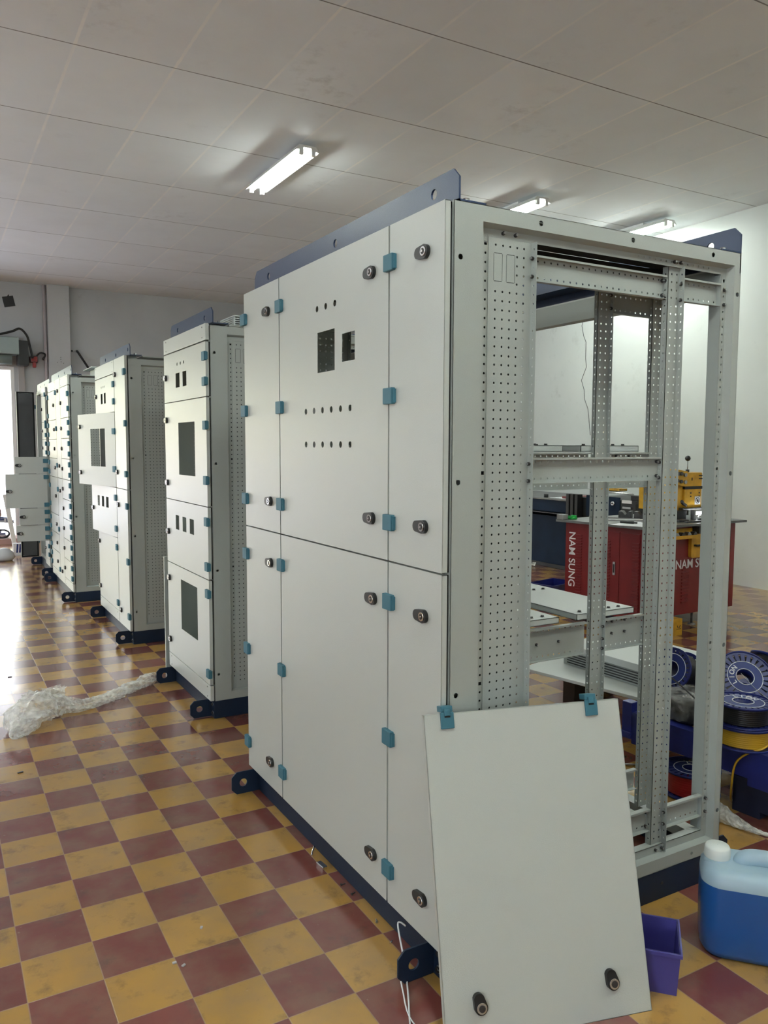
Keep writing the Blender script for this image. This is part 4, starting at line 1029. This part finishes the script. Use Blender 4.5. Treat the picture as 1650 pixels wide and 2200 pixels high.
# ------------------------------------------------------------------ violet bin behind the leaning door
bn = thing('storage_bin', 'small empty violet storage bin behind the bottom of the leaning door', 'bin', (.578, -.272, 0), (0, 0, R(-47)))
mb = MB(); T = Matrix.Identity(4)
def frus(mb, a, b, c, d, z0, z1, m, e=.012):     # tapered open box
    lo_ = [(-a, -b), (a, -b), (a, b), (-a, b)]; hi_ = [(-c, -d), (c, -d), (c, d), (-c, d)]
    L_ = [mb.bm.verts.new((x, y, z0)) for x, y in lo_]; H_ = [mb.bm.verts.new((x, y, z1)) for x, y in hi_]
    L2 = [mb.bm.verts.new((x*(1-.003/a), y*(1-.003/b), z0+.003)) for x, y in lo_]; H2 = [mb.bm.verts.new((x*(1-.003/c), y*(1-.003/d), z1)) for x, y in hi_]
    fs = [mb.bm.faces.new(L_), mb.bm.faces.new(L2)]
    for i in range(4):
        j = (i+1) % 4; fs += [mb.bm.faces.new([L_[i], L_[j], H_[j], H_[i]]), mb.bm.faces.new([L2[i], L2[j], H2[j], H2[i]]), mb.bm.faces.new([H_[i], H_[j], H2[j], H2[i]])]
    mb.faces(fs, m)
frus(mb, .045, .075, .052, .085, 0, .128, PURP); mb.build('tub', bn)
mb = MB(); mb.plate(rect(-.057, .057, -.090, .090), [rect(-.050, .050, -.083, .083)], Matrix.Translation((0, 0, .118)), .010, PURP); mb.build('rim', bn)
mb = MB()
for y in (-.05, 0, .05): mb.box(-.052, -.048, y-.004, y+.004, .02, .108, PURP)
mb.build('rib', bn)

# ------------------------------------------------------------------ crumpled clear film on the floor
def film(name, label, spine, radii, squash, seed, seg=26, n=14):
    random.seed(seed); P = smooth_path(spine, n); mb = MB(); mb.mi(FILM); rings = []
    m_ = len(P)
    for i, p in enumerate(P):
        t_ = i/(m_-1)*(len(radii)-1); k = min(int(t_), len(radii)-2); r_ = radii[k]+(radii[k+1]-radii[k])*(t_-k)
        d = (P[min(i+1, m_-1)]-P[max(i-1, 0)]).normalized(); s = Vector((-d.y, d.x, 0)).normalized(); ring_ = []
        for q in range(seg):
            a_ = 2*PI*q/seg; nz = noise.noise(Vector((p.x*9+math.cos(a_)*1.6, p.y*9+math.sin(a_)*1.6, seed)))*.5+noise.noise(Vector((p.x*30+math.cos(a_)*4, p.y*30+math.sin(a_)*4, seed+5)))*.35
            rr_ = r_*(1+.75*nz)+random.uniform(-.004, .004)
            z = squash*rr_*math.sin(a_)+squash*r_*.95
            ring_.append(mb.bm.verts.new((p.x+s.x*rr_*math.cos(a_), p.y+s.y*rr_*math.cos(a_), max(.002, z))))
        rings.append(ring_)
    for A, B in zip(rings, rings[1:]):
        for k in range(seg): mb.bm.faces.new([A[k], A[(k+1) % seg], B[(k+1) % seg], B[k]])
    return tag(mb.build(name), label, 'film')
film('plastic_film', 'crumpled heap of clear plastic film with a twisted tail on the floor', [(-.86, 2.66, 0), (-.80, 2.78, 0), (-.72, 2.92, 0), (-.60, 2.98, 0), (-.46, 2.99, 0), (-.30, 3.08, 0), (-.14, 3.20, 0), (-.02, 3.31, 0), (.05, 3.42, 0)],
     [.02, .10, .135, .085, .045, .042, .05, .05, .03], .62, 7)
small('plastic_film_shreds', 'ragged thin shreds of clear film beside the crumpled heap', 'film', lambda mb: [mb.quad([Vector((-.62+random.uniform(-.06, .1), 3.24+random.uniform(-.06, .08), random.uniform(.003, .09))) for _ in range(4)], FILM) for k in range(12)], kind='stuff')
film('plastic_film', 'small wad of clear film with a tail on the floor by the cabinet corner', [(1.60, .36, 0), (1.57, .27, 0), (1.575, .19, 0), (1.60, .11, 0), (1.66, .02, 0)], [.04, .045, .028, .012, .004], .6, 12, 16, 8)

# ------------------------------------------------------------------ bits on the floor
small('metal_clip', 'shiny square metal clip lying beside the base of the nearest cabinet', 'clip', lambda mb: mb.box(-.010, .010, -.024, .024, .0, .012, CHROME, bev=.002, mat=T_at(-.012, .745, 0, 5)))
small('metal_hook', 'small bent metal strip lying just beyond the shiny clip', 'strip', lambda mb: mb.tube([(-.01, .835, .003), (.0, .855, .004), (.012, .86, .022)], .003, CHROME, 6))
small('white_strap', 'pair of white straps sticking out under the front lifting bracket', 'strap', lambda mb: (mb.tube(smooth_path([(.018, .21, .06), (.006, .225, .068), (-.006, .215, .06), (-.04, .12, .012), (-.095, .01, .003), (-.150, -.09, .003), (-.20, -.20, .003)], 5), .0028, LETTER, 6), mb.tube(smooth_path([(-.095, .05, .02), (-.100, .03, .004), (-.135, -.06, .003), (-.140, -.16, .003)], 5), .0022, LETTER, 6)))
for k, (x, y, a_) in enumerate(((.0, .53, 20), (-.004, .352, 70), (-.02, .235, 40), (-.005, .60, 0))):
    small('screw', ['dark screw lying beside the middle of the navy base', 'small brass nut like screw beside the base of the nearest cabinet', 'short pale screw lying just beyond the front bracket', 'black screw lying farthest along the navy base'][k], 'screw',
          lambda mb: (mb.cyl((x, y, .004), (x+.014*math.cos(R(a_)), y+.014*math.sin(R(a_)), .004), .002, [BOLT, STEEL, CHROME, BLACK][k], 6), mb.cyl((x, y, .0045), (x-.003*math.cos(R(a_)), y-.003*math.sin(R(a_)), .0045), .0045, [BOLT, STEEL, CHROME, BLACK][k], 8)))
small('long_bolt', 'single steel bolt lying on the tiles seen through the cabinet frame', 'bolt', lambda mb: (mb.cyl((1.645, .87, .007), (1.70, .83, .007), .005, STEEL, 8), mb.cyl((1.70, .83, .009), (1.708, .824, .009), .010, STEEL, 6)))
small('floor_chip', 'dark chip lying alone on the tiles at the left edge', 'chip', lambda mb: mb.box(-.012, .012, -.004, .004, 0, .004, BLACK, mat=T_at(-.876, 2.19, 0, 10)))
small('floor_chip', 'small dark chip on the tiles left of the film heap', 'chip', lambda mb: mb.box(-.012, .012, -.004, .004, 0, .004, BLACK, mat=T_at(-.78, 3.9, 0, -10)))
for k, (x, y) in enumerate(((-.62, .47), (-.60, .445), (-.50, .60))):
    small('plaster_crumb', ['pale plaster crumb on the dirty yellow tile at the bottom left', 'smaller pale plaster crumb touching the bottom left one', 'pale crumb on the red tile at the bottom of the picture'][k], 'crumb', lambda mb: mb.box(-.006, .006, -.004, .004, 0, .004, GREYW, bev=.001, mat=T_at(x, y, 0, 30*k)), 'plaster crumbs')
small('spare_cover', 'thin grey cover standing upright behind the far edge of the second cabinet', 'panel', lambda mb: mb.box(0, .30, -.009, .009, 0, .80, GREYF, mat=T_at(.112, 3.395, 0, 0)))

# ------------------------------------------------------------------ far end of the hall
YW = YF-.001
small('wall_plate', 'dark square metal plate hanging askew high on the far wall', 'plate', lambda mb: mb.prism([(-.075, -.09), (.085, -.09), (.085, .07), (.03, .07), (.03, .10), (-.0, .07), (-.075, .07)], basis((-.005, YW, 3.77), (math.cos(R(-12)), 0, math.sin(R(12))), (math.sin(R(-12)), 0, math.cos(R(12))), (0, -1, 0)), .006, BLACK))
sh = thing('roller_shutter', 'grey roller shutter box with rolled slats above the street opening', 'shutter', (-2.2, YF-.002, 2.76))
mb = MB(); mb.box(-2.3, 2.30, -.30, -.0, .16, .42, SHUT, bev=.01); mb.build('housing', sh)
mb = MB(); mb.cyl((-2.3, -.17, .09), (2.20, -.17, .09), .085, SHUT, 20); mb.build('rolled_slats', sh)
mb = MB(); mb.box(-2.3, 2.15, -.12, -.09, -.02, .05, GREYW); mb.build('bottom_rail', sh)
mb = MB(); mb.box(2.28, 2.44, -.26, -.02, -.0, .38, BLACK, bev=.01); mb.build('motor_box', sh)
mb = MB(); mb.tube(smooth_path([(1.6, -.31, .40), (1.95, -.31, .43), (2.20, -.31, .50), (2.32, -.31, .55), (2.42, -.28, .45), (2.46, -.24, .30), (2.50, -.2, .12)], 6), .018, BLACK, 8); mb.build('power_cable', sh)
mb = MB(); mb.box(2.50, 2.55, -.20, -.12, -.02, .06, BROWNR, bev=.01); mb.box(2.47, 2.58, -.18, -.02, .06, .16, DSTEEL, bev=.01); mb.tube(smooth_path([(2.55, -.10, .14), (2.62, -.1, .22), (2.70, -.08, .20), (2.66, -.06, .12)], 5), .014, BLACK, 6); mb.build('limit_switch', sh)
small('conduit_pipe', 'pale vertical conduit pipe running up beside the wall pilaster', 'pipe', lambda mb: mb.cyl((.515, YF-.035, 0), (.515, YF-.035, HC), .026, PIPE, 12))
small('wall_cable', 'short black cable sticking out of a hole in the far wall', 'cable', lambda mb: mb.tube(smooth_path([(.99, YF-.01, 3.05), (1.0, YF-.05, 3.03), (1.08, YF-.12, 2.88), (1.16, YF-.2, 2.72)], 5), .018, BLACK, 7))
small('wall_socket_hole', 'small round dark hole in the far wall left of the cable', 'hole', lambda mb: mb.cyl((.915, YF-.004, 3.05), (.915, YF, 3.05), .016, BLACK, 10))
small('anchor_hole', 'cluster of tiny dark anchor holes low on the pilaster', 'holes', lambda mb: [mb.cyl((.72+dx, YF-.163, 2.86+dz), (.72+dx, YF-.159, 2.86+dz), .006, BLACK, 6) for dx, dz in ((0, .06), (0, .03), (.005, -.01), (-.05, -.02), (.04, -.03))], kind='stuff')
t = thing('wardrobe', 'cream wooden wardrobe with a rounded cornice beside the street opening', 'wardrobe', (-.62, 12.9, -.015))
mb = MB(); mb.box(-.40, .38, 0, .5, 0, 1.86, DOORW, bev=.005); mb.build('carcass', t)
mb = MB(); mb.box(-.44, .46, -.05, .55, 1.86, 1.92, DOORW, bev=.025); mb.build('cornice', t)
for s in (-.38, .0):
    mb = MB(); mb.box(s, s+.36, -.02, 0, .06, 1.80, DOORW, bev=.004); mb.box(s+.06, s+.30, -.028, -.02, .16, 1.70, DOORW, bev=.004); mb.build('wardrobe_door', t)
small('glass_door_leaf', 'pale door leaf leaning inside the street opening', 'door', lambda mb: mb.box(-.03, .03, -.06, 0, 0, .80, CLOUDW, mat=Matrix.Translation((-.115, 11.2, 0)) @ Matrix.Rotation(R(-8), 4, 'Y')))
small('white_bag', 'full white plastic bag standing on the floor near the street opening', 'bag', lambda mb: mb.lathe([(.001, .001), (.10, .002), (.135, .04), (.12, .10), (.07, .15), (.03, .165), (.001, .17)], BAGM, Matrix.Translation((-.37, 9.75, 0)) @ Matrix.Diagonal((1, .8, 1, 1)), 11))
t = small('detergent_box', 'small white box with blue stripes behind the white bag', 'box', lambda mb: mb.box(-.22, -.10, 10.20, 10.28, 0, .17, PAPER, bev=.004))
mb = MB()
for x in (-.185, -.150): mb.prism([(x, .04), (x+.022, .04), (x+.032, .16), (x+.010, .16)], basis((0, 10.199, 0), (1, 0, 0), (0, 0, 1), (0, -1, 0)), .001, SPOOLL)
mb.build('stripe', t)
small('door_step', 'low pink tiled step across the street opening', 'step', lambda mb: mb.box(-4.5, .0, 11.6, 12.15, 0, .088, paint('pink_tile', (.48, .30, .27), .6), bev=.004))
small('cable_heap', 'tangled black cable heap on the step beside the seated person', 'cable', lambda mb: [mb.tube([(-.24+.10*math.cos(t_*.7+k), 11.75+.05*math.sin(k*2), .155+.062*math.sin(t_*.7+k)) for t_ in range(10)], .012, WBLACK, 6) for k in range(5)], kind='stuff')
# person seated outside the frame edge
ps = thing('person', 'person sitting by the street opening in maroon trousers and striped shoe', 'person', (-.75, 12.0, .09))
stl = small('stool', 'low grey stool under the person sitting by the street opening', 'stool', lambda mb: (mb.cyl((-.75, 12.0, .37), (-.75, 12.0, .40), .16, GREYW, 20), [mb.cyl((-.75+.11*a_, 12.0+.11*b_, .09), (-.75+.08*a_, 12.0+.08*b_, .37), .014, GREYW, 8) for a_ in (-1, 1) for b_ in (-1, 1)]))
def skin(name, par, V, E, rad, m, sub=1):
    me = bpy.data.meshes.new(name); me.from_pydata(V, E, []); me.materials.append(m)
    o = bpy.data.objects.new(name, me); COL.objects.link(o); o.parent = par
    md = o.modifiers.new('skin', 'SKIN'); o.modifiers.new('sub', 'SUBSURF').levels = sub; o.modifiers['sub'].render_levels = sub
    for i, r_ in enumerate(rad): o.data.skin_vertices[0].data[i].radius = (r_, r_)
    o.data.skin_vertices[0].data[0].use_root = True
    for p in o.data.polygons: p.use_smooth = True
    return o
V = [(0, 0, .50), (0, 0, .66), (0.02, 0, .84), (0.03, 0, .93), (.06, 0, 1.02), (.07, 0, 1.12),
     (.0, .17, .86), (.10, .22, .62), (.28, .16, .56), (.35, .14, .55), (.0, -.17, .86), (.10, -.22, .62), (.28, -.16, .56), (.35, -.14, .55),
     (.02, .09, .46), (.40, .10, .46), (.40, .10, .08), (.02, -.09, .46), (.40, -.02, .54), (.50, -.05, .30)]
E_ = [(0, 1), (1, 2), (2, 3), (3, 4), (4, 5), (2, 6), (6, 7), (7, 8), (8, 9), (2, 10), (10, 11), (11, 12), (12, 13), (0, 14), (14, 15), (15, 16), (0, 17), (17, 18), (18, 19)]
rad = [.15, .13, .14, .06, .09, .10, .055, .045, .033, .03, .055, .045, .033, .03, .09, .06, .042, .09, .062, .045]
skin('body', ps, V, E_, rad, SKIN)
skin('trousers', ps, [V[0], V[14], V[15], (.40, .10, .15), V[17], V[18], (.49, -.045, .34)], [(0, 1), (1, 2), (2, 3), (0, 4), (4, 5), (5, 6)], [.165, .10, .073, .058, .10, .075, .060], MAROON)
skin('shirt', ps, [V[0], V[1], V[2], V[6], (.05, .20, .74), V[10], (.05, -.20, .74)], [(0, 1), (1, 2), (2, 3), (3, 4), (2, 5), (5, 6)], [.158, .145, .15, .068, .06, .068, .06], GREYW)
for k, (x, y, z) in enumerate(((.42, .10, .02), (.53, -.055, .245))):
    mb = MB(); T = Matrix.Translation((x, y, z)) @ Matrix.Rotation(R(0 if k == 0 else 8), 4, 'Y')
    mb.box(-.06, .17, -.045, .045, -.02, .0, LETTER, bev=.008, mat=T); mb.box(-.06, .16, -.042, .042, 0, .03, SHOE, bev=.012, mat=T); mb.box(-.05, .10, -.036, .036, .03, .065, SHOE, bev=.014, mat=T); mb.box(.02, .05, -.044, .044, .0, .05, LETTER, bev=.005, mat=T)
    mb.build('shoe', ps)
mb = MB(); mb.lathe([(.001, .12), (.06, .105), (.098, .05), (.108, -.01), (.104, -.05)], BLACK, Matrix.Translation((.06, 0, 1.11)), 20); mb.build('hair', ps)

for o in PROTO:
    bpy.data.objects.remove(o, do_unlink=True)
